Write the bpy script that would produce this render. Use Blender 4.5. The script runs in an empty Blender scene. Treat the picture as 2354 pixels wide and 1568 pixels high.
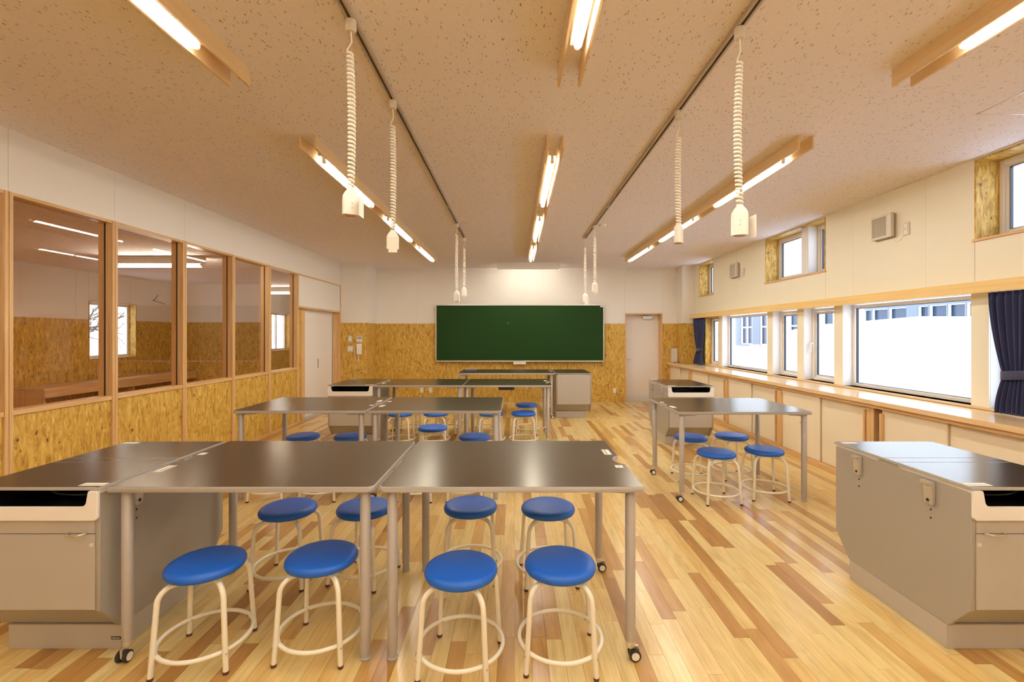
import bpy, bmesh, math, random
from mathutils import Vector, Matrix
R = random.Random(7)
PI = math.pi
C = bpy.context.scene.collection
SC = bpy.context.scene

# ------------------------------------------------------------------ camera
F, CX, HY, EYE = 1060.0, 1183.0, 769.0, 1.45      # pixels (2354 x 1568), eye height in metres
cam_d = bpy.data.cameras.new('camera'); cam = bpy.data.objects.new('camera', cam_d); C.objects.link(cam)
cam.location = (0, 0, EYE); cam.rotation_euler = (PI/2, 0, 0)
cam_d.sensor_width = 36; cam_d.lens = 36*F/2354
cam_d.shift_x = (1177-CX)/2354; cam_d.shift_y = -(784-HY)/2354
cam_d.clip_start = .02; cam_d.clip_end = 400
SC.camera = cam
# ------------------------------------------------------------------ world (overcast winter sky)
SKY = 3.9
W = bpy.data.worlds.new('sky'); SC.world = W; W.use_nodes = True
nt = W.node_tree; bg = nt.nodes['Background']
tc = nt.nodes.new('ShaderNodeTexCoord'); sx = nt.nodes.new('ShaderNodeSeparateXYZ')
rp = nt.nodes.new('ShaderNodeValToRGB'); rp.color_ramp.elements[0].position = 0; rp.color_ramp.elements[1].position = 1
rp.color_ramp.elements[0].color = (.84, .92, 1, 1); rp.color_ramp.elements[1].color = (.66, .80, 1, 1)
nt.links.new(tc.outputs['Generated'], sx.inputs[0]); nt.links.new(sx.outputs['Z'], rp.inputs[0])
nt.links.new(rp.outputs[0], bg.inputs[0]); bg.inputs[1].default_value = SKY
TUBE = 62.0; TUBE_COL = (1.0, .93, .79)
SC.view_settings.view_transform = 'Standard'; SC.view_settings.look = 'None'
SC.view_settings.gamma = 1; SC.view_settings.exposure = 0.44
SC.view_settings.use_curve_mapping = False
cy = SC.cycles; cy.max_bounces = 10; cy.diffuse_bounces = 6; cy.glossy_bounces = 4
cy.transmission_bounces = 6; cy.transparent_max_bounces = 16
cy.caustics_reflective = False; cy.caustics_refractive = False
cy.sample_clamp_indirect = 4; cy.use_denoising = True; cy.use_adaptive_sampling = False

# ------------------------------------------------------------------ helpers
def at(u, v, z):                       # a photograph pixel at a known height -> world
    y = F*(EYE-z)/(v-HY); return ((u-CX)*y/F, y, z)
def at_y(u, v, y): return ((u-CX)*y/F, y, EYE-(v-HY)*y/F)

class B:
    def __init__(s): s.bm = bmesh.new()
    def quad(s, pts):
        s.bm.faces.new([s.bm.verts.new(p) for p in pts]); return s
    def box(s, x0, x1, y0, y1, z0, z1):
        v = [s.bm.verts.new((x, y, z)) for x in (x0, x1) for y in (y0, y1) for z in (z0, z1)]
        for f in ((0,1,3,2),(4,6,7,5),(0,4,5,1),(2,3,7,6),(0,2,6,4),(1,5,7,3)): s.bm.faces.new([v[i] for i in f])
        return s
    def prism(s, poly, ax, a, b):
        def P(p, t):
            return {'x': (t, p[0], p[1]), 'y': (p[0], t, p[1]), 'z': (p[0], p[1], t)}[ax]
        lo = [s.bm.verts.new(P(p, a)) for p in poly]; hi = [s.bm.verts.new(P(p, b)) for p in poly]
        n = len(poly); s.bm.faces.new(lo); s.bm.faces.new(hi)
        for i in range(n): s.bm.faces.new((lo[i], lo[(i+1) % n], hi[(i+1) % n], hi[i]))
        return s
    def tube(s, pts, r, n=10, closed=False, caps=True):
        pts = [Vector(p) for p in pts]; N = len(pts); rings = []; prev = None
        for i, p in enumerate(pts):
            if closed: t = pts[(i+1) % N]-pts[i-1]
            else: t = pts[min(i+1, N-1)]-pts[max(i-1, 0)]
            t.normalize()
            if prev is None:
                a = Vector((0, 0, 1)) if abs(t.z) < .9 else Vector((1, 0, 0))
                u = t.cross(a).normalized()
            else:
                u = (prev - t*prev.dot(t)).normalized()
            prev = u; w = t.cross(u); rr = r[i] if isinstance(r, (list, tuple)) else r
            rings.append([s.bm.verts.new(p+(u*math.cos(2*PI*k/n)+w*math.sin(2*PI*k/n))*rr) for k in range(n)])
        for i in range(N if closed else N-1):
            a, b = rings[i], rings[(i+1) % N]
            for k in range(n): s.bm.faces.new((a[k], a[(k+1) % n], b[(k+1) % n], b[k]))
        if caps and not closed: s.bm.faces.new(rings[0]); s.bm.faces.new(rings[-1])
        return s
    def lathe(s, prof, c=(0, 0, 0), n=32, sx=1, sy=1, axis='z'):
        rings = []
        for r, z in prof:
            def Q(a, b, h):
                if axis == 'z': return (c[0]+a*sx, c[1]+b*sy, c[2]+h)
                if axis == 'y': return (c[0]+a*sx, c[1]+h, c[2]+b*sy)
                return (c[0]+h, c[1]+a*sx, c[2]+b*sy)
            if r < 1e-6: rings.append([s.bm.verts.new(Q(0, 0, z))])
            else: rings.append([s.bm.verts.new(Q(r*math.cos(2*PI*k/n), r*math.sin(2*PI*k/n), z)) for k in range(n)])
        for a, b in zip(rings, rings[1:]):
            for k in range(n):
                k2 = (k+1) % n
                if len(a) == 1 and len(b) == 1: continue
                if len(a) == 1: s.bm.faces.new((a[0], b[k], b[k2]))
                elif len(b) == 1: s.bm.faces.new((a[k], a[k2], b[0]))
                else: s.bm.faces.new((a[k], a[k2], b[k2], b[k]))
        for rg in (rings[0], rings[-1]):
            if len(rg) > 2: s.bm.faces.new(rg)
        return s
    def build(s, name, m, parent=None, bevel=0, smooth=None, seg=2):
        bm = s.bm
        bmesh.ops.recalc_face_normals(bm, faces=bm.faces[:])
        if bevel: bmesh.ops.bevel(bm, geom=bm.edges[:], offset=bevel, segments=seg, affect='EDGES', clamp_overlap=True)
        if parent is not None:
            q = parent
            while q.parent: q = q.parent
            off = Vector(q.location)
        else:
            xs = [v.co for v in bm.verts]
            off = Vector(((min(v.x for v in xs)+max(v.x for v in xs))/2, (min(v.y for v in xs)+max(v.y for v in xs))/2, min(v.z for v in xs)))
        for v in bm.verts: v.co -= off
        me = bpy.data.meshes.new(name); bm.to_mesh(me); bm.free(); me.materials.append(m)
        if smooth is None and bevel: smooth = 40
        if smooth:
            me.shade_smooth(); me.set_sharp_from_angle(angle=math.radians(smooth))
        o = bpy.data.objects.new(name, me); C.objects.link(o)
        if parent is not None: o.parent = parent
        else: o.location = off
        return o
def thing(name, label, cat, loc=(0, 0, 0), group=None):
    o = bpy.data.objects.new(name, None); C.objects.link(o); o.location = loc; o.empty_display_size = .1
    if label: o['label'] = label
    if cat: o['category'] = cat
    if group: o['group'] = group
    return o
def tag(o, label, cat, group=None):
    o['label'] = label; o['category'] = cat
    if group: o['group'] = group
    return o
def struct(name, loc=(0, 0, 0)):
    o = bpy.data.objects.new(name, None); C.objects.link(o); o.location = loc; o['kind'] = 'structure'; return o
def dup(root, loc, rotz=0, label=None, group=None):
    r = root.copy(); C.objects.link(r); r.location = loc; r.rotation_euler = (0, 0, rotz)
    if label: r['label'] = label
    if group: r['group'] = group
    for ch in list(root.children):
        c = ch.copy(); C.objects.link(c); c.parent = r
        for g in list(ch.children):
            d = g.copy(); C.objects.link(d); d.parent = c
    return r
def rects(y0, y1, z0, z1, ys, zs, holes):
    Y = sorted({y0, y1, *[y for y in ys if y0 < y < y1], *[t for h in holes for t in h[:2] if y0 < t < y1]})
    Z = sorted({z0, z1, *[z for z in zs if z0 < z < z1]})
    out = []
    for a, b in zip(Y, Y[1:]):
        for c, d in zip(Z, Z[1:]):
            segs = [(c, d)]
            for h in holes:
                if h[0] < (a+b)/2 < h[1]:
                    ns = []
                    for s0, s1 in segs:
                        if h[2] >= s1 or h[3] <= s0: ns.append((s0, s1)); continue
                        if h[2] > s0: ns.append((s0, h[2]))
                        if h[3] < s1: ns.append((h[3], s1))
                    segs = ns
            out += [(a, b, s0, s1) for s0, s1 in segs if s1-s0 > .004]
    return out

# ------------------------------------------------------------------ materials
def mat(name, col, rough=.5, metal=0, spec=.5, coat=0, coat_r=.1, bump=None, emis=None, es=0, sheen=0):
    m = bpy.data.materials.new(name); m.use_nodes = True
    p = m.node_tree.nodes['Principled BSDF']
    p.inputs['Base Color'].default_value = (*col, 1); p.inputs['Roughness'].default_value = rough
    p.inputs['Metallic'].default_value = metal; p.inputs['Specular IOR Level'].default_value = spec
    p.inputs['Coat Weight'].default_value = coat; p.inputs['Coat Roughness'].default_value = coat_r
    if sheen: p.inputs['Sheen Weight'].default_value = sheen
    if emis: p.inputs['Emission Color'].default_value = (*emis, 1); p.inputs['Emission Strength'].default_value = es
    if bump:
        N = m.node_tree.nodes; L = m.node_tree.links
        n = N.new('ShaderNodeTexNoise'); n.inputs['Scale'].default_value = bump[0]
        g = N.new('ShaderNodeNewGeometry'); L.new(g.outputs['Position'], n.inputs['Vector'])
        b = N.new('ShaderNodeBump'); b.inputs['Strength'].default_value = bump[1]; b.inputs['Distance'].default_value = .002
        L.new(n.outputs['Fac'], b.inputs['Height']); L.new(b.outputs[0], p.inputs['Normal'])
    return m
def nodes(m): return m.node_tree.nodes, m.node_tree.links, m.node_tree.nodes['Principled BSDF']
def mapping(N, L, scale, rot=(0, 0, 0), src=None):
    if src is None:
        g = N.new('ShaderNodeNewGeometry'); src = g.outputs['Position']
    mp = N.new('ShaderNodeMapping'); mp.inputs['Scale'].default_value = scale; mp.inputs['Rotation'].default_value = rot
    L.new(src, mp.inputs['Vector']); return mp.outputs[0]
def noise(N, L, vec, scale, detail=3, rough=.5, dist=0):
    n = N.new('ShaderNodeTexNoise'); n.inputs['Scale'].default_value = scale; n.inputs['Detail'].default_value = detail
    n.inputs['Roughness'].default_value = rough; n.inputs['Distortion'].default_value = dist
    L.new(vec, n.inputs['Vector']); return n.outputs['Fac']
def ramp(N, L, fac, stops):
    r = N.new('ShaderNodeValToRGB'); e = r.color_ramp.elements
    while len(e) < len(stops): e.new(.5)
    for x, (p, c) in zip(e, stops): x.position = p; x.color = (*c, 1) if len(c) == 3 else c
    L.new(fac, r.inputs[0]); return r.outputs[0]
def mixc(N, L, fac, a, b, mode='MIX'):
    x = N.new('ShaderNodeMix'); x.data_type = 'RGBA'; x.blend_type = mode
    if isinstance(fac, (int, float)): x.inputs['Factor'].default_value = fac
    else: L.new(fac, x.inputs['Factor'])
    for k, s in ((6, a), (7, b)):
        if isinstance(s, tuple): x.inputs[k].default_value = (*s, 1)
        else: L.new(s, x.inputs[k])
    return x.outputs[2]
def wood(name, c0, c1, axis=2, rough=.45, coat=0, k=1.0):
    m = mat(name, c0, rough, coat=coat); N, L, p = nodes(m)
    sc = [46*k]*3; sc[axis] = 1.6*k
    f = noise(N, L, mapping(N, L, sc), 1.0, 4, .55, .6)
    col = ramp(N, L, f, [(.34, c1), (.62, c0)])
    L.new(col, p.inputs['Base Color']); return m
def osb(name, plane='x'):
    m = mat(name, (.6, .4, .1), .5, spec=.35); N, L, p = nodes(m)
    # a wall in the plane x = const shows (y, z); in y = const shows (x, z)
    g = N.new('ShaderNodeNewGeometry'); s = N.new('ShaderNodeSeparateXYZ'); L.new(g.outputs['Position'], s.inputs[0])
    cb = N.new('ShaderNodeCombineXYZ')
    L.new(s.outputs['X' if plane == 'y' else 'Y'], cb.inputs[0]); L.new(s.outputs['X' if plane == 'z' else 'Z'], cb.inputs[1])
    src = cb.outputs[0]
    def lay(rot, seed):
        a = N.new('ShaderNodeVectorMath'); a.operation = 'ADD'; a.inputs[1].default_value = (seed, seed*.7, seed)
        L.new(src, a.inputs[0])
        return mapping(N, L, (27, 6.5, 1), (0, 0, rot), a.outputs[0])
    f1 = noise(N, L, lay(.15, 0), 1, 3, .6, 1.4); f2 = noise(N, L, lay(-.6, 9), 1, 3, .6, 1.2); f3 = noise(N, L, lay(.85, 21), 1, 3, .6, 1.2)
    sel = ramp(N, L, noise(N, L, src, 7, 2, .5, 1.0), [(.42, (0, 0, 0)), (.5, (1, 1, 1))])
    sel2 = ramp(N, L, noise(N, L, lay(.2, 44), .33, 2, .5, 0), [(.5, (0, 0, 0)), (.56, (1, 1, 1))])
    f = mixc(N, L, sel, f1, f2); f = mixc(N, L, sel2, f, f3)
    col = ramp(N, L, f, [(.30, (.34, .17, .03)), (.45, (.55, .33, .06)), (.58, (.67, .44, .10)), (.72, (.80, .58, .18))])
    # bark flecks
    v = N.new('ShaderNodeTexVoronoi'); v.inputs['Scale'].default_value = 1; v.inputs['Randomness'].default_value = 1
    dd = noise(N, L, src, 30, 2)
    w = N.new('ShaderNodeVectorMath'); w.operation = 'MULTIPLY_ADD'; w.inputs[1].default_value = (.03, .03, .03)
    L.new(dd, w.inputs[0]); L.new(src, w.inputs[2])
    L.new(mapping(N, L, (17, 8.5, 1), (0, 0, .25), w.outputs[0]), v.inputs['Vector'])
    sp = ramp(N, L, v.outputs['Distance'], [(.10, (1, 1, 1)), (.17, (0, 0, 0))])
    cs = N.new('ShaderNodeSeparateColor'); L.new(v.outputs['Color'], cs.inputs[0])
    keep = ramp(N, L, cs.outputs[0], [(.50, (0, 0, 0)), (.54, (1, 1, 1))])
    spk = mixc(N, L, 1.0, sp, keep, 'MULTIPLY')
    col = mixc(N, L, spk, col, (.15, .055, .018))
    # fine dark threads
    v2 = noise(N, L, lay(.1, 63), 2.6, 2, .5, 2.0)
    th = ramp(N, L, v2, [(.29, (1, 1, 1)), (.335, (0, 0, 0))])
    col = mixc(N, L, th, col, (.27, .13, .035))
    L.new(col, p.inputs['Base Color'])
    b = N.new('ShaderNodeBump'); b.inputs['Strength'].default_value = .25; b.inputs['Distance'].default_value = .002
    L.new(f, b.inputs['Height']); L.new(b.outputs[0], p.inputs['Normal'])
    return m
M = {}
M['osb_x'] = osb('oriented strand board side', 'x'); M['osb_y'] = osb('oriented strand board', 'y'); M['osb_z'] = osb('oriented strand board flat', 'z')
M['white'] = mat('white wall panel', (.84, .80, .74), .45, bump=(90, .06))
M['white_door'] = mat('white door', (.84, .80, .76), .35)
M['cream'] = mat('cream panel', (.86, .81, .66), .4)
M['post'] = wood('pine post', (.74, .50, .25), (.63, .37, .15), 2, .45)
M['sill'] = wood('pine sill', (.74, .50, .25), (.63, .37, .15), 1, .45)
M['frame_x'] = wood('pine rail', (.74, .50, .25), (.63, .37, .15), 0, .45)
M['val'] = wood('veneer band', (.86, .62, .27), (.80, .55, .22), 1, .35)
M['lampboard'] = wood('lamp board', (.80, .60, .34), (.74, .53, .28), 1, .45)
M['counter'] = wood('counter top', (.82, .60, .36), (.76, .53, .29), 1, .22, coat=.3)
M['cabdoor'] = mat('cabinet door cream', (.86, .76, .58), .4)
M['alu'] = mat('aluminium', (.78, .76, .72), .3, metal=.9)
M['grey'] = mat('warm grey laminate', (.38, .355, .32), .42, bump=(400, .1))
M['grey_l'] = mat('light grey laminate', (.49, .455, .42), .38, bump=(400, .08))
M['greydk'] = mat('dark grey board', (.36, .32, .28), .5)  # even dark grey of the fan cases and the flat tray
M['edge'] = mat('grey edge band', (.43, .41, .40), .4)
M['leg'] = mat('silver painted steel', (.47, .43, .40), .42, metal=.2); M['latch'] = mat('latch steel', (.66, .63, .59), .3, metal=.6)
M['chrome'] = mat('chrome', (.80, .79, .77), .15, metal=1)
M['rubber'] = mat('black rubber', (.02, .018, .016), .6)
M['basin'] = mat('white basin', (.92, .90, .88), .22, coat=.5)
M['dark'] = mat('black steel', (.02, .018, .016), .25)
M['hose'] = mat('black hose', (.015, .02, .025), .12)
M['paper'] = mat('white sticker', (.85, .80, .72), .6)
M['print'] = mat('printed grey', (.40, .36, .32), .6)
M['cup'] = mat('brass socket face', (.55, .30, .20), .5)
M['seat'] = mat('blue vinyl', (.006, .115, .62), .42, spec=.5)
M['cream_tube'] = mat('cream painted tube', (.90, .85, .72), .3)
M['cap'] = mat('dark red brown foot', (.10, .035, .03), .5)
M['plastic'] = mat('white plastic', (.90, .87, .82), .35)
M['plastic2'] = mat('beige plastic', (.72, .67, .58), .4)
M['cord'] = mat('cream cord', (.90, .86, .77), .4)
M['winframe'] = mat('window frame', (.88, .83, .77), .35)
M['winwhite'] = mat('window reveal white', (.86, .85, .85), .45)
M['gasket'] = mat('gasket', (.03, .035, .05), .5)
M['snow'] = mat('snow', (.93, .95, .98), .8, bump=(3, .4))
M['bldg'] = mat('pale render wall', (.17, .19, .22), .8)
M['bglass'] = mat('outside window glass', (.03, .05, .09), .15)
M['pink'] = mat('pink plastic', (.85, .35, .60), .5)
M['bark'] = mat('bark', (.10, .08, .07), .9)
M['black_hole'] = mat('dark gap', (.04, .028, .02), .9)
M['green'] = mat('green board', (.012, .046, .010), .55, spec=.15)
M['groove'] = mat('rail slot', (.10, .06, .035), .6)
M['railm'] = mat('rail', (.55, .48, .40), .4, metal=.3)
M['white_lamp'] = mat('lamp housing', (.85, .82, .75), .3)
# curtain: woven navy
M['navy'] = mat('navy cloth', (.018, .024, .095), .85, sheen=.3, bump=(500, .3))
def emat(name, col, s):
    m = bpy.data.materials.new(name); m.use_nodes = True; N = m.node_tree.nodes; L = m.node_tree.links; N.clear()
    e = N.new('ShaderNodeEmission'); o = N.new('ShaderNodeOutputMaterial'); e.inputs[0].default_value = (*col, 1); e.inputs[1].default_value = s
    L.new(e.outputs[0], o.inputs[0]); return m
M['tube'] = emat('lit tube', TUBE_COL, TUBE)
M['tube_bd'] = emat('lit board lamp tube', TUBE_COL, 40)
def glassmat(name, tint, ior=1.5, boost=1.0):
    m = bpy.data.materials.new(name); m.use_nodes = True; N = m.node_tree.nodes; L = m.node_tree.links; N.clear()
    t = N.new('ShaderNodeBsdfTransparent'); t.inputs[0].default_value = (*tint, 1)
    g = N.new('ShaderNodeBsdfGlossy'); g.inputs['Roughness'].default_value = .0
    fr = N.new('ShaderNodeFresnel'); ge = N.new('ShaderNodeNewGeometry'); mm = N.new('ShaderNodeMapRange')
    mm.inputs['To Min'].default_value = ior; mm.inputs['To Max'].default_value = 1/ior
    L.new(ge.outputs['Backfacing'], mm.inputs['Value']); L.new(mm.outputs[0], fr.inputs[0])
    mx = N.new('ShaderNodeMixShader'); o = N.new('ShaderNodeOutputMaterial')
    L.new(fr.outputs[0], mx.inputs[0]); L.new(t.outputs[0], mx.inputs[1]); L.new(g.outputs[0], mx.inputs[2]); L.new(mx.outputs[0], o.inputs[0])
    return m
M['glass'] = glassmat('clear glass', (.96, .97, .98)); M['glass_in'] = glassmat('partition glass', (.97, .91, .85), 1.5)
# table laminate
m = mat('black brown laminate', (.040, .024, .008), .24, spec=.7); m.node_tree.nodes['Principled BSDF'].inputs['Specular Tint'].default_value = (1, .86, .60, 1); M['top'] = m
# ceiling board: fissured mineral board
m = mat('mineral ceiling board', (.92, .88, .92), .85); N, L, p = nodes(m); M['ceil'] = m
def pit(scale, thr, seed):
    a = N.new('ShaderNodeVectorMath'); a.operation = 'ADD'; a.inputs[1].default_value = (seed, seed, 0)
    g = N.new('ShaderNodeNewGeometry'); L.new(g.outputs['Position'], a.inputs[0])
    wob = noise(N, L, a.outputs[0], 40, 2)
    w = N.new('ShaderNodeVectorMath'); w.operation = 'MULTIPLY_ADD'; w.inputs[1].default_value = (.014, .014, 0)
    L.new(wob, w.inputs[0]); L.new(a.outputs[0], w.inputs[2])
    v = N.new('ShaderNodeTexVoronoi'); v.inputs['Scale'].default_value = 1
    L.new(mapping(N, L, scale, (0, 0, .12), w.outputs[0]), v.inputs['Vector'])
    s = ramp(N, L, v.outputs['Distance'], [(thr*.6, (1, 1, 1)), (thr, (0, 0, 0))])
    cs = N.new('ShaderNodeSeparateColor'); L.new(v.outputs['Color'], cs.inputs[0])
    k = ramp(N, L, cs.outputs[0], [(.5, (0, 0, 0)), (.55, (1, 1, 1))])
    return mixc(N, L, 1.0, s, k, 'MULTIPLY')
p1 = pit((84, 20, 1), .23, 0); p2 = pit((44, 15, 1), .15, 5.3); p3 = pit((200, 110, 1), .26, 2.1)
col = mixc(N, L, p1, (.92, .88, .92), (.40, .30, .25)); col = mixc(N, L, p2, col, (.28, .20, .15)); col = mixc(N, L, p3, col, (.62, .52, .43))
L.new(col, p.inputs['Base Color'])
# floor planks: tone attribute per plank
m = mat('maple floor', (.7, .5, .3), .28, coat=.22, coat_r=.16); N, L, p = nodes(m); M['floor'] = m
at_ = N.new('ShaderNodeAttribute'); at_.attribute_name = 'tone'
base = ramp(N, L, at_.outputs['Fac'], [(0, (.76, .61, .29)), (.35, (.74, .55, .23)), (.58, (.70, .48, .175)), (.66, (.54, .32, .10)), (.86, (.48, .265, .075)), (1, (.38, .19, .05))])
g = N.new('ShaderNodeNewGeometry'); w = N.new('ShaderNodeVectorMath'); w.operation = 'MULTIPLY_ADD'; w.inputs[1].default_value = (37, 53, 11)
cbt = N.new('ShaderNodeCombineXYZ')
for k in range(3): L.new(at_.outputs['Fac'], cbt.inputs[k])
L.new(cbt.outputs[0], w.inputs[0]); L.new(g.outputs['Position'], w.inputs[2])
gr = noise(N, L, mapping(N, L, (60, 3.0, 60), (0, 0, 0), w.outputs[0]), 1, 4, .6, .8)
gl = noise(N, L, mapping(N, L, (10, 1.6, 10), (0, 0, 0), w.outputs[0]), 1, 2, .5, 2.0)
grc = ramp(N, L, gr, [(.3, (.89, .85, .80)), (.6, (1.03, 1.03, 1.03))]); glc = ramp(N, L, gl, [(.3, (.84, .78, .68)), (.55, (1.03, 1.03, 1.03))])
base = mixc(N, L, 1.0, base, grc, 'MULTIPLY'); base = mixc(N, L, .8, base, glc, 'MULTIPLY')
L.new(base, p.inputs['Base Color'])
M['floor_plain'] = wood('far floor', (.62, .38, .16), (.52, .30, .11), 1, .3)
M['subfloor'] = mat('sub floor', (.25, .14, .06), .7)

# ------------------------------------------------------------------ room dimensions
XL, XR, YB, YP, ZC, YN = -3.51, 3.75, 9.92, 9.30, 2.88, -2.6
OSBT = 1.684
GAP = .0012
def panel_boxes(parent, lst, face, m, plane, t=.012, name='panel'):
    """face panels as single parts; plane 'x': rect in (y,z) on x=face; direction t sign"""
    for a, b, c, d in lst:
        bb = B()
        f0, f1 = sorted((face, face+t))
        if plane == 'x': bb.box(f0, f1, a+GAP, b-GAP, c+GAP*.4, d-GAP*.4)
        else: bb.box(a+GAP, b-GAP, f0, f1, c+GAP*.4, d-GAP*.4)
        bb.build(name, m, parent)

# ---- floor
fl = struct('floor')
B().box(-3.62, 3.9, YN, YB+.3, -.10, -.012).build('floor_base', M['subfloor'], fl)
planks = []; pw = .075; x = -3.60; row = 0
while x < 3.335:
    y = YN - R.random()*.9
    while y < YB+.02:
        l = R.choice([.30, .45, .45, .6, .6, .75, .9, .9, 1.1])
        y1 = min(y+l, YB+.02)
        t = R.random(); t = R.uniform(0, .57) if t < .68 else R.uniform(.62, 1)
        if y1 > YN and y1-max(y, YN) > .02: planks.append((x, min(x+pw, 3.345), max(y, YN), y1, t))
        y += l
    x += pw; row += 1
def vis_area(p):
    xm, ym = (p[0]+p[1])/2, (p[2]+p[3])/2
    if ym < 1.5: return 0
    u, v = CX+F*xm/ym, HY+F*EYE/ym
    if not (-40 < u < 2394 and v < 1620): return 0
    if xm > 1.97 and xm < 2.6 and 2 < ym < 2.9: return 0
    if xm < -1.8 and xm > -2.5 and 2.1 < ym < 2.9: return 0
    if u < 300 : return 0
    return (p[3]-p[2])/ym**3
planks.sort(key=vis_area, reverse=True)
def plank_mesh(lst, name, kind=None):
    vs, fs, tn = [], [], []
    for x0, x1, y0, y1, t in lst:
        n = len(vs); g = .0005
        for z in (-.012, 0):
            vs += [(x0+g, y0+g, z), (x1-g, y0+g, z), (x1-g, y1-g, z), (x0+g, y1-g, z)]
        fs += [(n+4, n+5, n+6, n+7), (n, n+1, n+5, n+4), (n+1, n+2, n+6, n+5), (n+2, n+3, n+7, n+6), (n+3, n, n+4, n+7)]
        tn += [t]*5
    me = bpy.data.meshes.new(name); me.from_pydata(vs, [], fs); a = me.attributes.new('tone', 'FLOAT', 'FACE')
    a.data.foreach_set('value', tn); me.materials.append(M['floor'])
    o = bpy.data.objects.new(name, me); C.objects.link(o); o.parent = fl
    if kind: o['kind'] = kind
    return o
for pl in planks[:296]: plank_mesh([pl], 'plank')
plank_mesh(planks[296:], 'plank_field', 'stuff')

# ---- ceiling
ce = struct('ceiling', (0, 3, ZC))
B().box(-3.64, 4.0, YN, YB+.3, ZC, ZC+.12).build('ceiling_board', M['ceil'], ce)
x0, x1, y0, y1 = 3.0, 3.44, 2.556, 2.996
b = B()
for q in ((x0, x1, y0, y0+.004), (x0, x1, y1-.004, y1), (x0, x0+.004, y0, y1), (x1-.004, x1, y0, y1)): b.box(*q, ZC-.002, ZC)
hatch = thing('ceiling_hatch', 'flush square access hatch in the ceiling near the top right window', 'hatch', (3.22, 2.776, ZC-.004))
b.build('hatch_frame', M['alu'], hatch)
B().box(x0+.006, x1-.006, y0+.006, y1-.006, ZC-.0015, ZC-.0001).build('hatch_panel', M['ceil'], hatch)
B().box(3.225, 3.25, 2.955, 2.963, ZC-.004, ZC-.001).build('latch', M['plastic'], hatch)

# ---- back wall with door opening
DX0, DX1, DZ = 2.377, 3.178, 1.909
wb = struct('wall_back', (0, YB, 0))
b = B()
for a0, a1, c0, c1 in rects(-3.62, 4.0, 0, ZC, [], [], [(DX0, DX1, -1, DZ)]): b.box(a0, a1, YB+.012, YB+.16, c0, c1)
b.build('wall_core', M['white'], wb)
panel_boxes(wb, rects(-2.98, 3.49, .0, OSBT, [-2.108, -.621, .42, 1.179, 1.947], [], [(DX0, DX1, -1, DZ)]), YB, M['osb_y'], 'y')
panel_boxes(wb, rects(-2.98, 3.49, OSBT, ZC, [-2.108, -1.2, -.295, .599, 1.49, DX0, DX1], [], [(DX0, DX1, -1, DZ)]), YB, M['white'], 'y')
# left pilaster and right pilaster
wp = struct('wall_corner_left', (-3.25, YP, 0))
B().box(-3.50, -2.99, YP+.012, YB, 0, ZC).build('wall_core', M['white'], wp)
panel_boxes(wp, [(-3.51, -2.98, 0, OSBT)], YP, M['osb_y'], 'y'); panel_boxes(wp, [(-3.51, -2.98, OSBT, ZC)], YP, M['white'], 'y')
panel_boxes(wp, [(YP+.012, YB, 0, OSBT)], -2.98, M['osb_x'], 'x', -.01); panel_boxes(wp, [(YP+.012, YB, OSBT, ZC)], -2.98, M['white'], 'x', -.01)
wq = struct('wall_corner_right', (3.62, 9.6, 0))
B().box(3.50, 3.75, 9.612, YB, .85, ZC).build('wall_core', M['white'], wq)
panel_boxes(wq, [(3.49, 3.75, .85, OSBT)], 9.6, M['osb_y'], 'y'); panel_boxes(wq, [(3.49, 3.75, OSBT, ZC)], 9.6, M['white'], 'y')
panel_boxes(wq, [(9.612, YB, .85, OSBT)], 3.49, M['osb_x'], 'x', .01); panel_boxes(wq, [(9.612, YB, OSBT, ZC)], 3.49, M['white'], 'x', .01)

# ---- back door
d2 = struct('door_2', ((DX0+DX1)/2, YB, 0))
B().box(DX0, DX0+.022, YB-.008, YB+.30, 0, DZ).build('jamb', M['post'], d2, .002)
B().box(DX1-.022, DX1, YB-.008, YB+.30, 0, DZ).build('jamb', M['post'], d2, .002)
B().box(DX0+.022, DX1-.022, YB-.008, YB+.30, DZ-.022, DZ).build('door_head', M['frame_x'], d2, .002)
B().box(DX0+.022, DX1-.022, YB+.20, YB+.24, .008, DZ-.024).build('door_leaf', M['white_door'], d2, .002)
B().box(DX0+.022, DX1-.022, YB+.02, YB+.30, -.004, .006).build('threshold', M['alu'], d2)
b = B(); b.box(2.80, 3.02, YB+.15, YB+.20, 1.80, 1.85); b.box(2.86, 2.98, YB+.14, YB+.152, 1.785, 1.80)
b.build('door_closer', M['alu'], d2, .004)
B().tube([(2.86, YB+.17, 1.862), (2.72, YB+.10, 1.866), (2.62, YB+.02, 1.872)], .007, 8).build('closer_arm', M['alu'], d2, smooth=60)
b = B(); b.lathe([(.022, -.008), (.022, 0), (.010, 0), (.010, -.045), (0, -.045)], (2.435, YB+.198, .905), 16, axis='y')
b.tube([(2.435, YB+.155, .905), (2.50, YB+.153, .905), (2.545, YB+.155, .905)], .007, 8)
b.build('door_handle', M['chrome'], d2, smooth=50)
B().lathe([(0, -.02), (.018, -.018), (.020, 0), (0, 0)], (2.43, YB+.199, .97), 16, axis='y').build('lock', M['chrome'], d2, smooth=50)

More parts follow.
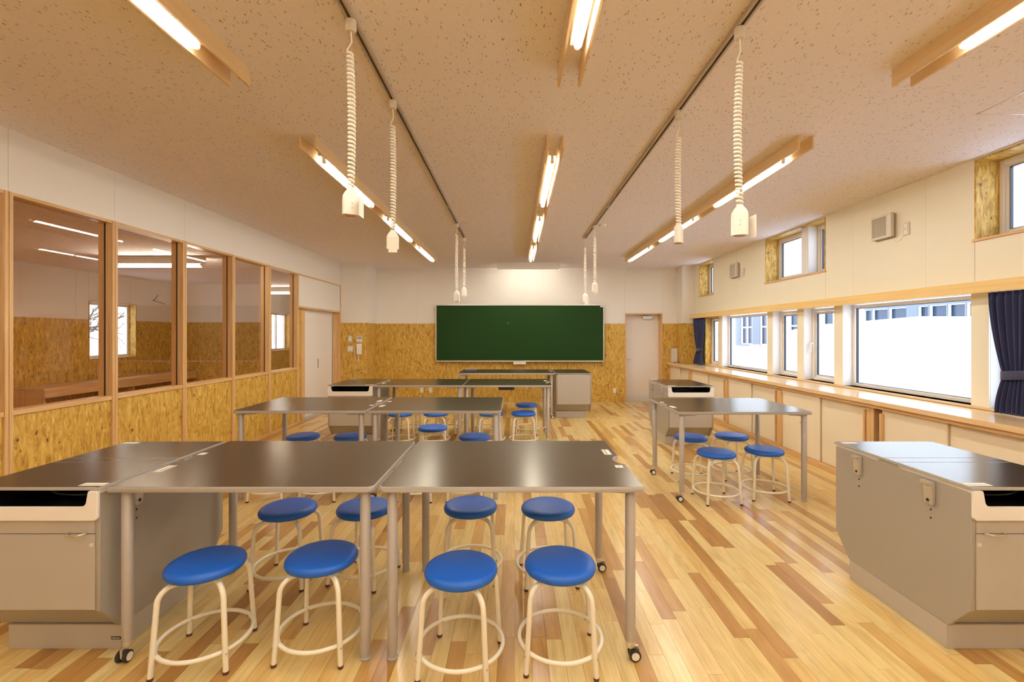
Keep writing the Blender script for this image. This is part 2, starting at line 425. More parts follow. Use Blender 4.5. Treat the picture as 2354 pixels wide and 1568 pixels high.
# ---- right wall
UP = [(2.43, 3.757, 2.225, 2.868), (5.563, 6.89, 2.225, 2.868), (8.70, 9.35, 2.225, 2.868)]
LOW = [(2.20, 3.645), (3.79, 5.268), (5.415, 5.98), (6.12, 6.70), (6.845, 8.33), (8.475, 9.06)]
SILLZ, HEADZ = .868, 1.79
holes = UP+[(a, c, SILLZ, HEADZ) for a, c in LOW]
wr = struct('wall_right', (XR, 3, 0))
b = B()
for a0, a1, c0, c1 in rects(YN, YB, 0, ZC, [], [], holes): b.box(XR+.012, XR+.24, a0, a1, c0, c1)
b.build('wall_core', M['winwhite'], wr)
seams = [-1.0, .6, 1.5, 2.43, 3.76, 4.206, 5.11, 5.56, 6.24, 6.89, 7.78, 8.31, 8.70, 9.35]
panel_boxes(wr, rects(YN, 9.6, HEADZ, ZC, seams, [], UP), XR, M['cream'], 'x')
for y0_, y1_ in [(3.645, 3.79), (5.268, 5.415), (5.98, 6.12), (6.70, 6.845), (8.33, 8.475)]:
    panel_boxes(wr, [(y0_, y1_, SILLZ, HEADZ)], XR, M['cream'], 'x', name='pier_panel')
panel_boxes(wr, [(YN, 2.2, SILLZ, HEADZ)], XR, M['cream'], 'x')
panel_boxes(wr, [(9.06, 9.6, SILLZ, HEADZ)], XR, M['osb_x'], 'x')
# valance band
tv = struct('trim_1', (3.68, 5, 1.775))
for y0_, y1_ in ((YN, 5.90), (5.902, 9.52)):
    B().box(3.62, 3.638, y0_, y1_, 1.775, 1.865).build('valance_board', M['val'], tv, .001)
    B().box(3.638, 3.749, y0_, y1_, 1.850, 1.865).build('valance_top', M['val'], tv)
# raised sill board
ts = struct('trim_2', (3.8, 5, .85))
B().box(3.735, 3.90, YN, 9.598, .849, .868).build('sill_board', M['counter'], ts, .002)

# windows: lower row (1..6), upper (7..9)
def win_unit(name, y0, y1, z0, z1, xf, sash=True, lining=None, depth=None, handle=False, post=None, split=None):
    w = struct(name, (XR, (y0+y1)/2, z0)); fr = .035
    spans = [(y0, y1)] if not split else [(y0, split[0]), (split[1], y1)]
    if lining:
        t = .012
        B().box(XR-.004, xf+.05, y0, y0+t, z0, z1).build('reveal_lining', M['osb_y'], w)
        B().box(XR-.004, xf+.05, y1-t, y1, z0, z1).build('reveal_lining', M['osb_y'], w)
        B().box(XR+.002, xf+.05, y0+t, y1-t, z1-t, z1).build('reveal_lining', M['osb_z'], w)
        B().box(XR-.014, xf+.05, y0-.014, y1+.014, z0-.02, z0).build('window_sill', M['sill'], w, .002)
        y0 += t; y1 -= t; z1 -= t; spans = [(y0, y1)] if not split else [(y0, split[0]), (split[1], y1)]
    if split:
        B().box(XR+.06, xf+.06, split[0], split[1], z0, z1).build('mullion_post', M['winwhite'], w, .002)
    for k, (a, c) in enumerate(spans):
        b = B(); b.box(xf, xf+.05, a, a+fr, z0, z1); b.box(xf, xf+.05, c-fr, c, z0, z1)
        b.box(xf, xf+.05, a+fr, c-fr, z0, z0+fr); b.box(xf, xf+.05, a+fr, c-fr, z1-fr, z1)
        f = b.build('window_frame', M['winframe'], w, .003)
        ia, ic, iz0, iz1 = a+fr, c-fr, z0+fr, z1-fr
        if sash:
            s = .03; b = B(); X0 = xf+.014
            b.box(X0, X0+.03, ia+.004, ia+s, iz0+.004, iz1-.004); b.box(X0, X0+.03, ic-s, ic-.004, iz0+.004, iz1-.004)
            b.box(X0, X0+.03, ia+s, ic-s, iz0+.004, iz0+s); b.box(X0, X0+.03, ia+s, ic-s, iz1-s, iz1-.004)
            b.build('sash', M['winframe'], w, .003); ia, ic, iz0, iz1 = ia+s, ic-s, iz0+s, iz1-s
        b = B(); g = .005
        b.box(xf+.016, xf+.042, ia, ia+g, iz0, iz1); b.box(xf+.016, xf+.042, ic-g, ic, iz0, iz1)
        b.box(xf+.016, xf+.042, ia, ic, iz0, iz0+g); b.box(xf+.016, xf+.042, ia, ic, iz1-g, iz1)
        b.build('gasket', M['gasket'], w)
        B().box(xf+.026, xf+.031, ia+g, ic-g, iz0+g, iz1-g).build('pane', M['glass'], w)
        if handle:
            b = B(); hy = c-fr*.75; hz = (z0+z1)/2-.02
            b.box(xf-.012, xf, hy-.014, hy+.014, hz-.03, hz+.05)
            b.tube([(xf-.012, hy, hz+.035), (xf-.04, hy-.006, hz+.03), (xf-.045, hy-.006, hz-.02), (xf-.04, hy-.006, hz-.09)], [.011, .010, .009, .007], 8)
            b.build('window_handle', M['plastic'], w, smooth=50)
    return w
XF = 3.862
for i, (a, c) in enumerate(LOW):
    win_unit('window_%d' % (i+1), a, c, SILLZ, HEADZ-.01, XF, sash=(c-a < 1), handle=(i == 2), lining=M['osb_x'] if i == 5 else None) if i != 5 else win_unit('window_6', a, c, SILLZ+.001, HEADZ-.01, XF, True, M['osb_x'])
win_unit('window_7', *UP[0], 3.935, True, M['osb_x'], split=(3.02, 3.16))
win_unit('window_8', *UP[1], 3.935, True, M['osb_x'], split=(5.985, 6.125))
win_unit('window_9', *UP[2], 3.935, True, M['osb_x'])

# ---- counter and cabinets
ct = thing('window_counter', 'long pale wood worktop running under the row of windows', 'worktop', (3.5, 4, .80))
B().prism([(3.27, YN), (3.75, YN), (3.75, 9.598), (3.488, 9.598), (3.488, YB-.001), (3.27, YB-.001)], 'z', .806, .847).build('worktop', M['counter'], ct, .003)
B().box(3.30, 3.318, YN, YB-.002, .772, .806).build('upper_rail', M['sill'], ct)
CB = [(-.10, 1.36), (1.36, 2.83), (2.83, 4.31), (4.31, 5.80), (5.80, 7.24), (7.24, 8.71), (8.71, 9.905)]
cab_lab = ['cream sliding-door cabinet under the windows, out beyond the nearest bench', 'cream sliding-door cabinet hidden by the nearest right bench',
           'cream sliding-door cabinet behind the nearest right bench, right of the open post gap', 'cream sliding-door cabinet beside the right movable table, with small marks on its door',
           'cream sliding-door cabinet under the narrow pair of windows', 'cream sliding-door cabinet under the far wide window, behind the far bench', 'last short cream sliding-door cabinet next to the back door']
for i, (a, c) in enumerate(CB):
    if i == 0: continue
    cb = thing('low_cabinet', cab_lab[i], 'cabinet', (3.5, (a+c)/2, 0), 'low cabinets under the window counter')
    z0, z1 = .062, .771
    b = B(); b.box(3.395, 3.74, a+.002, a+.022, 0, .80); b.box(3.395, 3.74, c-.022, c-.002, 0, .80); b.box(3.70, 3.74, a+.022, c-.022, 0, .80); b.box(3.395, 3.70, a+.022, c-.022, .05, .07)
    b.build('carcass', M['sill'], cb)
    B().box(3.315, 3.395, a+.001, c-.001, 0, .058).build('plinth', M['sill'], cb, .002)
    B().box(3.322, 3.395, a+.001, a+.045, .058, .772).build('post', M['post'], cb, .002)
    B().box(3.322, 3.395, c-.045, c-.001, .058, .772).build('post', M['post'], cb, .002)
    mid = (a+c)/2; op = .07 if i == 2 else .0
    dn = B().box(3.352, 3.366, a+.046+(.02), mid+.02, z0, z1).build('door', M['cabdoor'], cb, .001)
    df = B().box(3.330, 3.344, mid-.02, c-.046-(.085 if i in (2,) else .0), z0, z1).build('door', M['cabdoor'], cb, .001)
    B().box(3.318, 3.352, a+.066, a+.092, .085, .735).build('handle', M['post'], dn, .005)
    e = c-.046-(.085 if i in (2,) else .0)
    B().box(3.300, 3.330, e-.026, e, .085, .735).build('handle', M['post'], df, .005)
    b = B()
    for q in range(2): b.lathe([(0, -.002), (.006, -.002), (.006, 0), (0, 0)], (3.330, mid+.30+q*.022, .42+q*.006), 8, axis='x')
    if i == 3: b.build('screw_mark', M['cap'], df)

# ---- left wall partition
YS = [YN, -1.07, -.215, .64, 1.49, 2.34, 3.195, 4.045, 4.90, 5.752, 6.606, 7.46]
WT = 2.444
wl = struct('wall_left', (XL, 3, 0))
B().box(-3.63, XL-.012, YN, YP+.6, WT, ZC).build('wall_core', M['white'], wl)
panel_boxes(wl, rects(YN, YP, WT, ZC, [0.64, 1.49, 2.34]+YS+[8.36], [], []), XL, M['white'], 'x', -.012)
B().box(-3.62, XL-.022, YN, 7.46, 0, .88).build('wall_core', M['osb_x'], wl)
for k in range(len(YS)-1):
    a, c = YS[k], YS[k+1]
    if c < .6: continue
    B().box(XL-.022, XL-.008, a+.029, c-.029, .038, .882).build('panel', M['osb_x'], wl)
    B().box(-3.625, XL+.004, a+.028, c-.028, .882, .917).build('sill_rail', M['sill'], wl, .002)
    B().box(-3.625, XL+.004, a+.028, c-.028, WT-.024, WT).build('head_rail', M['sill'], wl, .002)
    B().box(-3.59, XL+.001, a+.028, c-.028, 0, .038).build('base_strip', M['sill'], wl)
    w = struct('window_%d' % (9+k), (-3.567, (a+c)/2, .917))
    B().box(-3.572, -3.566, a+.030, c-.030, .918, WT-.025).build('pane', M['glass_in'], w)
    b = B()
    for s in (-3.578, -3.566): b.box(s, s+.006, a+.028, a+.0285, .917, WT-.024)
    b.box(-3.575, -3.563, c-.0305, c-.0278, .917, WT-.024); b.box(-3.575, -3.563, a+.0278, a+.0305, .917, WT-.024)
    b.build('glazing_groove', M['black_hole'], w)
for k, yk in enumerate(YS[3:]):
    B().box(-3.628, XL+.008, yk-.028, yk-.0015, 0, WT).build('post', M['post'], wl, .002)
    B().box(-3.628, XL+.008, yk+.0015, yk+.028, 0, WT).build('post', M['post'], wl, .002)
    B().box(-3.62, XL-.006, yk-.0014, yk+.0014, 0, WT).build('post_groove', M['black_hole'], wl)
# door section of the left wall (two sliding doors)
B().box(-3.628, XL+.004, 7.49, YP, WT-.026, WT).build('head_rail', M['sill'], wl, .002)
B().box(-3.55, XL-.002, 7.49, YP-.03, 1.915, WT-.026).build('panel', M['white'], wl)
d1 = struct('door_1', (XL, 8.4, 0))
B().box(-3.63, XL+.004, 7.49, YP-.005, 1.885, 1.912).build('door_head', M['sill'], d1, .002)
B().box(-3.60, -3.58, 7.49, 7.72, 0, 1.884).build('fixed_panel', M['osb_x'], d1)
B().box(-3.625, -3.57, 7.72, 7.85, 0, 1.884).build('jamb', M['post'], d1, .002)
B().box(-3.56, XL+.006, YP-.034, YP-.002, 0, WT-.028).build('jamb', M['post'], d1, .002)
B().box(-3.63, -3.56, YP-.10, YP-.034, 0, 1.884).build('jamb', M['post'], d1, .002)
B().box(-3.66, -3.535, 7.49, YP-.02, -.004, .006).build('door_track', M['alu'], d1)
for a, c, X0, h in ((7.85, 8.46, -3.625, 0), (8.44, 9.19, -3.650, 1)):
    lf = B().box(X0-.022, X0+.008, a, c, .008, 1.883).build('sliding_leaf', M['white_door'], d1, .001)
    b = B()
    if h: b.box(X0+.008, X0+.011, a+.09, a+.112, .83, 1.0); b.build('pull', M['groove'], lf, .001)

# ---- near wall behind the camera
wn = struct('wall_near', (0, YN, 0)); B().box(-3.62, 4.0, YN-.12, YN, 0, ZC).build('wall_core', M['white'], wn)

# ---- next room beyond the left partition
XO = -6.57
wo = struct('wall_outer', (XO, 4, 0))
wh = [(7.11, 8.0, 1.06, 1.97)]
b = B()
for a0, a1, c0, c1 in rects(YN, 8.86, 0, 2.45, [], [], wh): b.box(XO-.2, XO-.012, a0, a1, c0, c1)
b.build('wall_core', M['white'], wo)
panel_boxes(wo, rects(YN, 8.86, 0, OSBT, [0, 1.8, 2.7, 3.6, 4.5, 5.4, 6.3, 7.11, 8.0], [], wh), XO, M['osb_x'], 'x', -.012)
panel_boxes(wo, rects(YN, 8.86, OSBT, 2.42, [0, 1.8, 3.6, 5.4, 6.9, 7.9], [], wh), XO, M['white'], 'x', -.012)
w10 = struct('window_20', (XO, 7.55, 1.06))
for q in ((7.11, 7.122, 1.06, 1.97), (7.988, 8.0, 1.06, 1.97), (7.122, 7.988, 1.958, 1.97), (7.122, 7.988, 1.06, 1.075)):
    B().box(XO-.16, XO+.008, *q).build('reveal_lining', M['osb_y'] if q[0] != 7.122 else M['sill'], w10)
def left_window(w, xw, a, c, z0, z1):
    b = B()
    for q in ((a, a+.04, z0, z1), (c-.04, c, z0, z1), ((a+c)/2-.02, (a+c)/2+.02, z0+.04, z1-.04), (a+.04, c-.04, z0, z0+.04), (a+.04, c-.04, z1-.04, z1)): b.box(xw-.05, xw, *q)
    b.build('window_frame', M['winwhite'], w, .003)
    B().box(xw-.03, xw-.025, a+.04, c-.04, z0+.04, z1-.04).build('pane', M['glass'], w)
left_window(w10, XO-.11, 7.122, 7.988, 1.075, 1.958)
we = struct('wall_end', (-5.7, 8.86, 0))
B().box(XO, -4.79, 8.872, 9.0, 0, 2.42).build('wall_core', M['white'], we)
panel_boxes(we, rects(XO, -4.79, 0, OSBT, [-5.7], [], []), 8.86, M['osb_y'], 'y'); panel_boxes(we, rects(XO, -4.79, OSBT, 2.42, [-5.7], [], []), 8.86, M['white'], 'y')
wf = struct('wall_far_left', (-5.6, 11, 0)); wh2 = [(10.6, 11.5, 1.06, 1.97)]
b = B()
for a0, a1, c0, c1 in rects(9.0, 13, 0, 2.42, [], [], wh2): b.box(-5.8, -5.612, a0, a1, c0, c1)
b.box(-5.6, -3.5, 13, 13.1, 0, 2.42)
b.box(-3.62, -3.5, YB+.2, 13, 0, 2.42)
b.build('wall_core', M['white'], wf)
panel_boxes(wf, rects(9.0, 13, 0, OSBT, [10.0, 11.8], [], wh2), -5.6, M['osb_x'], 'x', -.012); panel_boxes(wf, rects(9.0, 13, OSBT, 2.42, [10.6, 11.5], [], wh2), -5.6, M['white'], 'x', -.012)
w11 = struct('window_21', (-5.6, 11.05, 1.06))
for q in ((10.6, 10.612, 1.06, 1.97), (11.488, 11.5, 1.06, 1.97), (10.612, 11.488, 1.958, 1.97), (10.612, 11.488, 1.06, 1.075)):
    B().box(-5.76, -5.592, *q).build('reveal_lining', M['osb_y'] if q[0] != 10.612 else M['sill'], w11)
left_window(w11, -5.71, 10.612, 11.488, 1.075, 1.958)
nf = struct('floor_next_room', (-5, 4, 0)); B().box(-6.6, -3.622, YN, 13, -.1, 0).build('floor_base', M['floor_plain'], nf)
nc = struct('ceiling_next_room', (-5, 4, 2.42)); B().box(-6.7, -3.632, YN, 13, 2.42, 2.5).build('ceiling_board', M['ceil'], nc)
wx = struct('wall_near_next_room', (-5, YN, 0)); B().box(-6.7, -3.62, YN-.1, YN, 0, 2.5).build('wall_core', M['white'], wx)
# shelf bench in the next room
sb = thing('shelf_bench', 'low wooden shelf bench seen through the nearest interior glass', 'bench', (-6.33, 7.4, 0))
B().box(-6.555, -6.10, 5.98, 8.84, .722, .75).build('bench_top', M['sill'], sb, .002)
B().box(-6.555, -6.12, 5.99, 6.015, 0, .722).build('end_panel', M['post'], sb, .001)
B().box(-6.555, -6.12, 7.4, 7.425, 0, .722).build('divider', M['post'], sb, .001)
B().box(-6.125, -6.10, 5.99, 8.84, .62, .722).build('front_rail', M['sill'], sb, .001)
B().box(-6.555, -6.12, 6.015, 8.84, .30, .32).build('shelf', M['sill'], sb, .001)
lw = B(); pz = at_y(350, 690, 8.36); cx_, cy_, cz_ = XO+.01, 8.36, 2.07
lw.tube([(cx_, cy_, cz_), (cx_+.06, cy_-.02, cz_+.02), (cx_+.08, cy_+.02, cz_+.10)], .006, 6)
lw.tube([(cx_, cy_+.01, cz_), (cx_+.07, cy_+.06, cz_-.03), (cx_+.10, cy_+.16, cz_-.06)], .006, 6)
tag(lw.build('loose_wire', M['dark'], smooth=60), 'loose dark wires sticking out of the next room wall behind the glass', 'wire')

def strip_lamp(name, x0, x1, y, z, label):
    t = thing(name, label, 'ceiling light', ((x0+x1)/2, y, z), 'tube lamps in the next room')
    B().box(x0-.04, x1+.04, y-.035, y+.035, z+.03, 2.419).build('lamp_housing', M['white_lamp'], t, .003)
    B().tube([(x0, y, z), (x1, y, z)], .016, 12).build('lamp_tube', M['tube'], t, smooth=50)
    for x in (x0, x1): B().box(x-.015, x+.015, y-.014, y+.014, z-.01, z+.03).build('lamp_holder', M['plastic'], t, .002)
strip_lamp('strip_light', -4.94, -3.90, 5.74, 2.30, 'lit tube lamp hanging crosswise in the next room behind the second glass')
strip_lamp('strip_light', -5.5, -4.3, 1.2, 2.36, 'unseen tube lamp added to brighten the next room from the camera side')  # extra lamp out of view, added to brighten the next room
strip_lamp('strip_light', -5.1, -4.35, 9.5, 2.30, 'lit tube lamp crosswise in the far part of the next room')

# ------------------------------------------------------------------ ceiling light rows
FXX = [(-1.547, -1.424), (.231, .356), (2.036, 2.150)]
side = ['left', 'middle', 'right']
def light_row(xa, xb, y0, y1, tubes, label):
    t = thing('ceiling_light', label, 'ceiling light', ((xa+xb)/2, (y0+y1)/2, ZC), 'rows of fluorescent tubes between wooden boards')
    z0 = ZC-.095
    B().box(xa, xa+.014, y0, y1, z0, ZC).build('side_board', M['lampboard'], t, .001)
    B().box(xb-.014, xb, y0, y1, z0, ZC).build('side_board', M['lampboard'], t, .001)
    xm = (xa+xb)/2
    for a, c in tubes:
        B().box(xm-.03, xm+.03, a-.05, c+.05, ZC-.052, ZC-.0005).build('lamp_housing', M['white_lamp'], t, .002)
        B().tube([(xm, a+.01, ZC-.085), (xm, c-.01, ZC-.085)], .0185, 14).build('lamp_tube', M['tube'], t, smooth=50)
        for s in (a, c):
            q = B(); q.lathe([(0, -.008), (.0155, -.008), (.0155, .008), (0, .008)], (xm, s, ZC-.085), 12, axis='y')
            q.box(xm-.012, xm+.012, s-.012 if s == a else s-.004, s+.004 if s == a else s+.012, ZC-.085, ZC-.05)
            q.build('lamp_holder', M['plastic'], t, smooth=50)
for k, (xa, xb) in enumerate(FXX):
    light_row(xa, xb, 3.31, 8.5, [(3.60, 4.82), (5.42, 6.64), (7.20, 8.42)], 'far %s ceiling light of three lit tubes between two boards' % side[k])
    light_row(xa, xb, -2.3, 2.49, [(-1.95, -.75), (-.52, .70), (.93, 2.15)], 'near %s ceiling light cut by the top of the photo' % side[k])
# board light (trough over the chalkboard)
t = thing('board_light', 'white trough light on the ceiling above the green chalkboard', 'light', (.285, 9.2, ZC-.14))
B().box(-.34, .91, 9.13, 9.145, ZC-.138, ZC-.001).build('front_plate', M['white'], t, .002)
B().box(-.34, .91, 9.146, 9.34, ZC-.012, ZC-.001).build('back_plate', M['white_lamp'], t)
for x in (-.34, .898): B().box(x, x+.012, 9.146, 9.30, ZC-.138, ZC-.012).build('end_plate', M['white'], t)
B().tube([(-.30, 9.19, ZC-.085), (.87, 9.19, ZC-.085)], .0145, 12).build('lamp_tube', M['tube_bd'], t, smooth=50)

# ceiling rails + power pendants
RX = [-.735, 1.035]
for k, X in enumerate(RX):
    t = thing('ceiling_rail', '%s slotted power rail running along the ceiling' % ['left', 'right'][k], 'rail', (X, 2.2, ZC-.022), 'power rails')
    b = B(); b.box(X-.019, X-.007, YN+.2, 6.83, ZC-.022, ZC); b.box(X+.007, X+.019, YN+.2, 6.83, ZC-.022, ZC)
    b.build('rail_lip', M['railm'], t, .001)
    B().box(X-.007, X+.007, YN+.2, 6.83, ZC-.010, ZC-.0005).build('slot', M['groove'], t)
    B().box(X-.0075, X+.0075, 5.05, 5.14, ZC-.0215, ZC-.010).build('joiner', M['railm'], t)
def pendant(X, Y, z_coil, z_top, z_bot, rot, tagside, label, sway):
    t = thing('power_pendant', label, 'power outlet', (X, Y, ZC), 'coiled power pendants hanging from the rails')
    B().lathe([(0, ZC-.072), (.019, ZC-.072), (.024, ZC-.066), (.024, ZC-.0225), (0, ZC-.0225)], (X, Y, 0), 20).build('rail_plug', M['plastic2'], t, smooth=40)
    b = B(); b.tube([(X, Y, ZC-.07), (X+.004, Y, (ZC-.07+z_coil)/2), (X+sway[0]-.012, Y, z_coil+.012), (X+sway[0]-.0105, Y, z_coil)], .0032, 6)
    L_ = z_coil-z_top; turns = int(L_/.0185); n = turns*12; pts = []
    for i in range(n+1):
        f = i/n; ox = sway[0]*(1-f)+sway[1]*math.sin(PI*f); a = 2*PI*turns*f+PI
        r = .0105+.002*math.sin(PI*f)
        pts.append((X+ox+r*math.cos(a), Y+r*math.sin(a), z_coil-f*L_))
    b.tube(pts, .0062, 7); b.build('coiled_cord', M['cord'], t, smooth=80)
    h = z_top-z_bot; b = B()
    cr, sr = math.cos(rot), math.sin(rot)
    prof = [(.012, 0), (.016, .008), (.027, .022), (.0345, .036), (.036, .05), (.036, h)]
    rings = []
    for r, dz in prof:
        ring = []
        for q in range(28):
            a = 2*PI*q/28; e = .55
            cx2 = math.copysign(abs(math.cos(a))**e, math.cos(a))*r; cy2 = math.copysign(abs(math.sin(a))**e, math.sin(a))*min(r, .023)
            ring.append(b.bm.verts.new((X+cx2*cr-cy2*sr, Y+cx2*sr+cy2*cr, z_top-dz)))
        rings.append(ring)
    for r0, r1 in zip(rings, rings[1:]):
        for q in range(28): b.bm.faces.new((r0[q], r0[(q+1) % 28], r1[(q+1) % 28], r1[q]))
    b.bm.faces.new(rings[0]); b.bm.faces.new(rings[-1])
    hd = b.build('outlet_head', M['plastic'], t, smooth=50)
    B().lathe([(0, 0), (.026, 0), (.026, -.003), (0, -.003)], (X, Y, z_bot-.0005), 20, sx=1.0, sy=.62).build('socket_face', M['cup'], hd)
    b = B(); fx, fy = sr, -cr
    for dz in (.075, .095): b.lathe([(0, 0), (.0025, 0), (.0025, .0015), (0, .0015)], (X+fx*.0235, Y+fy*.0235, z_top-dz), 8, axis='y')
    b.build('screw', M['print'], hd)
    if tagside:
        dx, dy = tagside
        tg = B(); tx, ty = X+dx, Y+dy
        if abs(dx) > abs(dy): tg.box(tx-.001, tx+.001, ty-.035, ty+.025, z_bot-.012, z_top-.05)
        else: tg.box(tx-.022, tx+.03, ty-.001, ty+.001, z_bot-.022, z_top-.045)
        tg.build('paper_tag', M['paper'], t)
pendant(RX[0], 2.07, 2.716, 2.108, 1.985, .55, (.052, -.01), 'nearest coiled power pendant on the left rail, hanging lowest in front', (-.004, .006))
pendant(RX[0], 2.78, 2.706, 2.077, 1.962, .2, (.004, -.028), 'second coiled power pendant on the left rail with a white tag in front', (0, .004))
pendant(RX[0], 5.86, 2.71, 2.008, 1.876, -.3, (.034, -.02), 'third coiled power pendant on the left rail, lower of the far pair', (0, -.003))
pendant(RX[0], 6.72, 2.70, 2.145, 2.02, 0, (0, -.028), 'farthest coiled power pendant on the left rail, higher of the far pair', (0, .003))
pendant(RX[1], 2.12, 2.70, 2.045, 1.905, -.35, (.058, .0), 'nearest coiled power pendant on the right rail with a big white outlet head', (0, -.010))
pendant(RX[1], 2.91, 2.69, 2.15, 2.026, .9, None, 'second coiled power pendant on the right rail, narrow head edge-on', (0, -.005))
pendant(RX[1], 5.95, 2.71, 2.13, 1.997, 0, (0, -.028), 'third coiled power pendant on the right rail, higher of the far pair', (0, .002))
pendant(RX[1], 6.75, 2.71, 2.055, 1.915, .3, (.01, -.03), 'farthest coiled power pendant on the right rail, just above the chalkboard corner', (0, -.002))
# small ceiling things
q = B().lathe([(0, -.028), (.035, -.024), (.05, -.012), (.052, 0), (0, 0)], (1.145, 6.01, ZC), 24)
tag(q.build('smoke_detector', M['plastic'], smooth=50), 'small round smoke detector on the ceiling beside the right rail end', 'detector')
q = B().lathe([(0, -.006), (.08, -.006), (.09, -.002), (.09, 0), (0, 0)], (-.61, 5.92, ZC), 32)
tag(q.build('speaker_cover', M['cream'], smooth=50), 'flat round speaker cover on the ceiling beside the left rail end', 'speaker')

# ------------------------------------------------------------------ chalkboard
cb = thing('chalkboard', 'wide green chalkboard in an aluminium frame on the back wall', 'chalkboard', (.11, 9.88, .874))
x0, x1, z0, z1 = -1.69, 1.914, .874, 2.091
B().box(x0+.018, x1-.018, 9.862, 9.90, z0+.018, z1-.018).build('board_face', M['green'], cb)
for q in ((x0, x1, z0, z0+.020), (x0, x1, z1-.020, z1), (x0, x0+.020, z0+.02, z1-.02), (x1-.020, x1, z0+.02, z1-.02)):
    B().box(q[0], q[1], 9.848, 9.905, q[2], q[3]).build('frame_bar', M['alu'], cb, .004)
B().box(x0+.05, x1-.05, 9.80, 9.85, z0-.004, z0+.006).build('chalk_ledge', M['alu'], cb, .001)
B().box(1.83, 1.89, 9.858, 9.8615, 2.035, 2.065).build('label_plate', M['paper'], cb)
hx, hz = at_y(1168.5, 743, 9.86)[0], at_y(1168.5, 743, 9.86)[2]
b = B(); b.prism([(hx, hz-.022), (hx+.024, hz+.004), (hx+.018, hz+.018), (hx+.006, hz+.016), (hx, hz+.008), (hx-.006, hz+.016), (hx-.018, hz+.018), (hx-.024, hz+.004)], 'y', 9.8612, 9.862)
b.build('chalk_mark', mat('faint chalk', (.05, .12, .06), .8), cb)
e = thing('chalk_tray_box', 'small white box in two halves under the chalkboard ledge', 'box', (.1, 9.80, .815))
for a, c in ((-.028, .103), (.106, .238)): B().box(a, c, 9.76, 9.85, .818, .868).build('tray_half', M['plastic'], e, .004)

# wall fittings on the left pilaster etc.
def fit(u0, u1, v0, v1, y, m, name, label, cat, d=.012, extra=None, group=None):
    a = at_y(u0, v1, y); c = at_y(u1, v0, y)
    t = thing(name, label, cat, ((a[0]+c[0])/2, y, a[2]), group)
    B().box(a[0], c[0], y-d, y, a[2], c[2]).build('plate', m, t, .0025)
    for (p0, p1, q0, q1, mm, nm, dd) in (extra or []):
        B().box(a[0]+(c[0]-a[0])*p0, a[0]+(c[0]-a[0])*p1, y-d-dd, y-d+.0001, a[2]+(c[2]-a[2])*q0, a[2]+(c[2]-a[2])*q1).build(nm, mm, t, .001)
    return t
fit(800.8, 809.4, 772, 785.8, YP, M['plastic2'], 'wall_switch', 'single switch plate on the corner pillar, above the double one', 'switch', extra=[(.28, .72, .2, .6, M['plastic'], 'rocker', .004)])
fit(799, 812, 795, 809, YP, M['plastic2'], 'wall_switch', 'double switch plate on the corner pillar left of the wall phone', 'switch', extra=[(.14, .43, .22, .8, M['plastic'], 'rocker', .004), (.57, .86, .22, .8, M['plastic'], 'rocker', .004)])
fit(820, 833, 773, 786, YP, M['plastic'], 'wall_controller', 'white wall controller with a grey screen above the wall phone', 'controller', extra=[(.1, .9, .48, .9, M['print'], 'screen', .001), (.35, .65, .15, .32, M['plastic2'], 'button', .001)])
ph = fit(820.3, 831.7, 790, 814.6, YP, M['plastic'], 'wall_phone', 'white wall phone handset with a hanging cord on the corner pillar', 'phone', d=.03, extra=[(.15, .85, .12, .9, M['plastic'], 'handset', .014)])
pz = at_y(824, 814, YP)
B().tube([at_y(824, 815, YP-.02), at_y(824, 826, YP-.02), at_y(823, 832, YP-.012), at_y(819, 829, YP-.012), at_y(815, 822, YP-.012), at_y(815, 800, YP-.012), at_y(819, 791, YP-.014)], .004, 6).build('cord', M['cord'], ph, smooth=60)
for (u0, u1, lab) in ((965.5, 973.6, 'left'), (985.5, 993.5, 'right')):
    fit(u0, u1, 891, 903, YB, M['plastic2'], 'wall_socket', '%s socket plate of the pair low on the strand board under the chalkboard' % lab, 'socket', .008, [(.3, .7, .2, .8, M['paper'], 'socket_insert', .002)], 'low wall sockets')
fit(1409, 1416.5, 891.5, 903.5, YB, M['plastic2'], 'wall_socket', 'lone socket plate low on the wall beside the back door', 'socket', .008, [(.3, .7, .2, .8, M['paper'], 'socket_insert', .002)], 'low wall sockets')
q = thing('wall_box', 'plain grey beige box on the worktop end in the far right corner', 'box', (3.43, 9.86, .848))
B().box(3.35, 3.478, 9.84, 9.915, .850, 1.155).build('box_body', M['plastic2'], q, .004); B().box(3.40, 3.43, 9.82, 9.84, .850, .866).build('box_tap', M['groove'], q, .002)

# ventilation fans on the right wall
def vent(yc, label):
    w, h = .252, .238; y0, y1, z0, z1 = yc-w/2, yc+w/2, 2.415, 2.652
    t = thing('wall_fan', label, 'ventilation fan', (XR, yc, z0), 'wall ventilation fans')
    B().box(3.722, XR, y0+.012, y1-.012, z0-.008, z1-.004).build('back_case', M['greydk'], t, .004)
    b = B(); b.box(3.692, 3.722, y0, y1, z0, z0+.022); b.box(3.692, 3.722, y0, y1, z1-.022, z1); b.box(3.692, 3.722, y0, y0+.055, z0+.022, z1-.022); b.box(3.692, 3.722, y1-.014, y1, z0+.022, z1-.022)
    b.build('front_cover', M['plastic2'], t, .002)
    B().box(3.7195, 3.7225, y0+.055, y1-.014, z0+.022, z1-.022).build('dark_grille_back', M['black_hole'], t)
    n = 12; L_ = (y1-.014)-(y0+.055)
    for k in range(n):
        yy = y0+.055+L_*(k+.5)/n
        B().box(3.696, 3.719, yy-.0030, yy+.0030, z0+.022, z1-.022).build('slat', M['plastic2'], t)
vent(4.65, 'square wall fan nearer the camera, between two high windows')
vent(7.80, 'square wall fan farther away, left of the high double window')
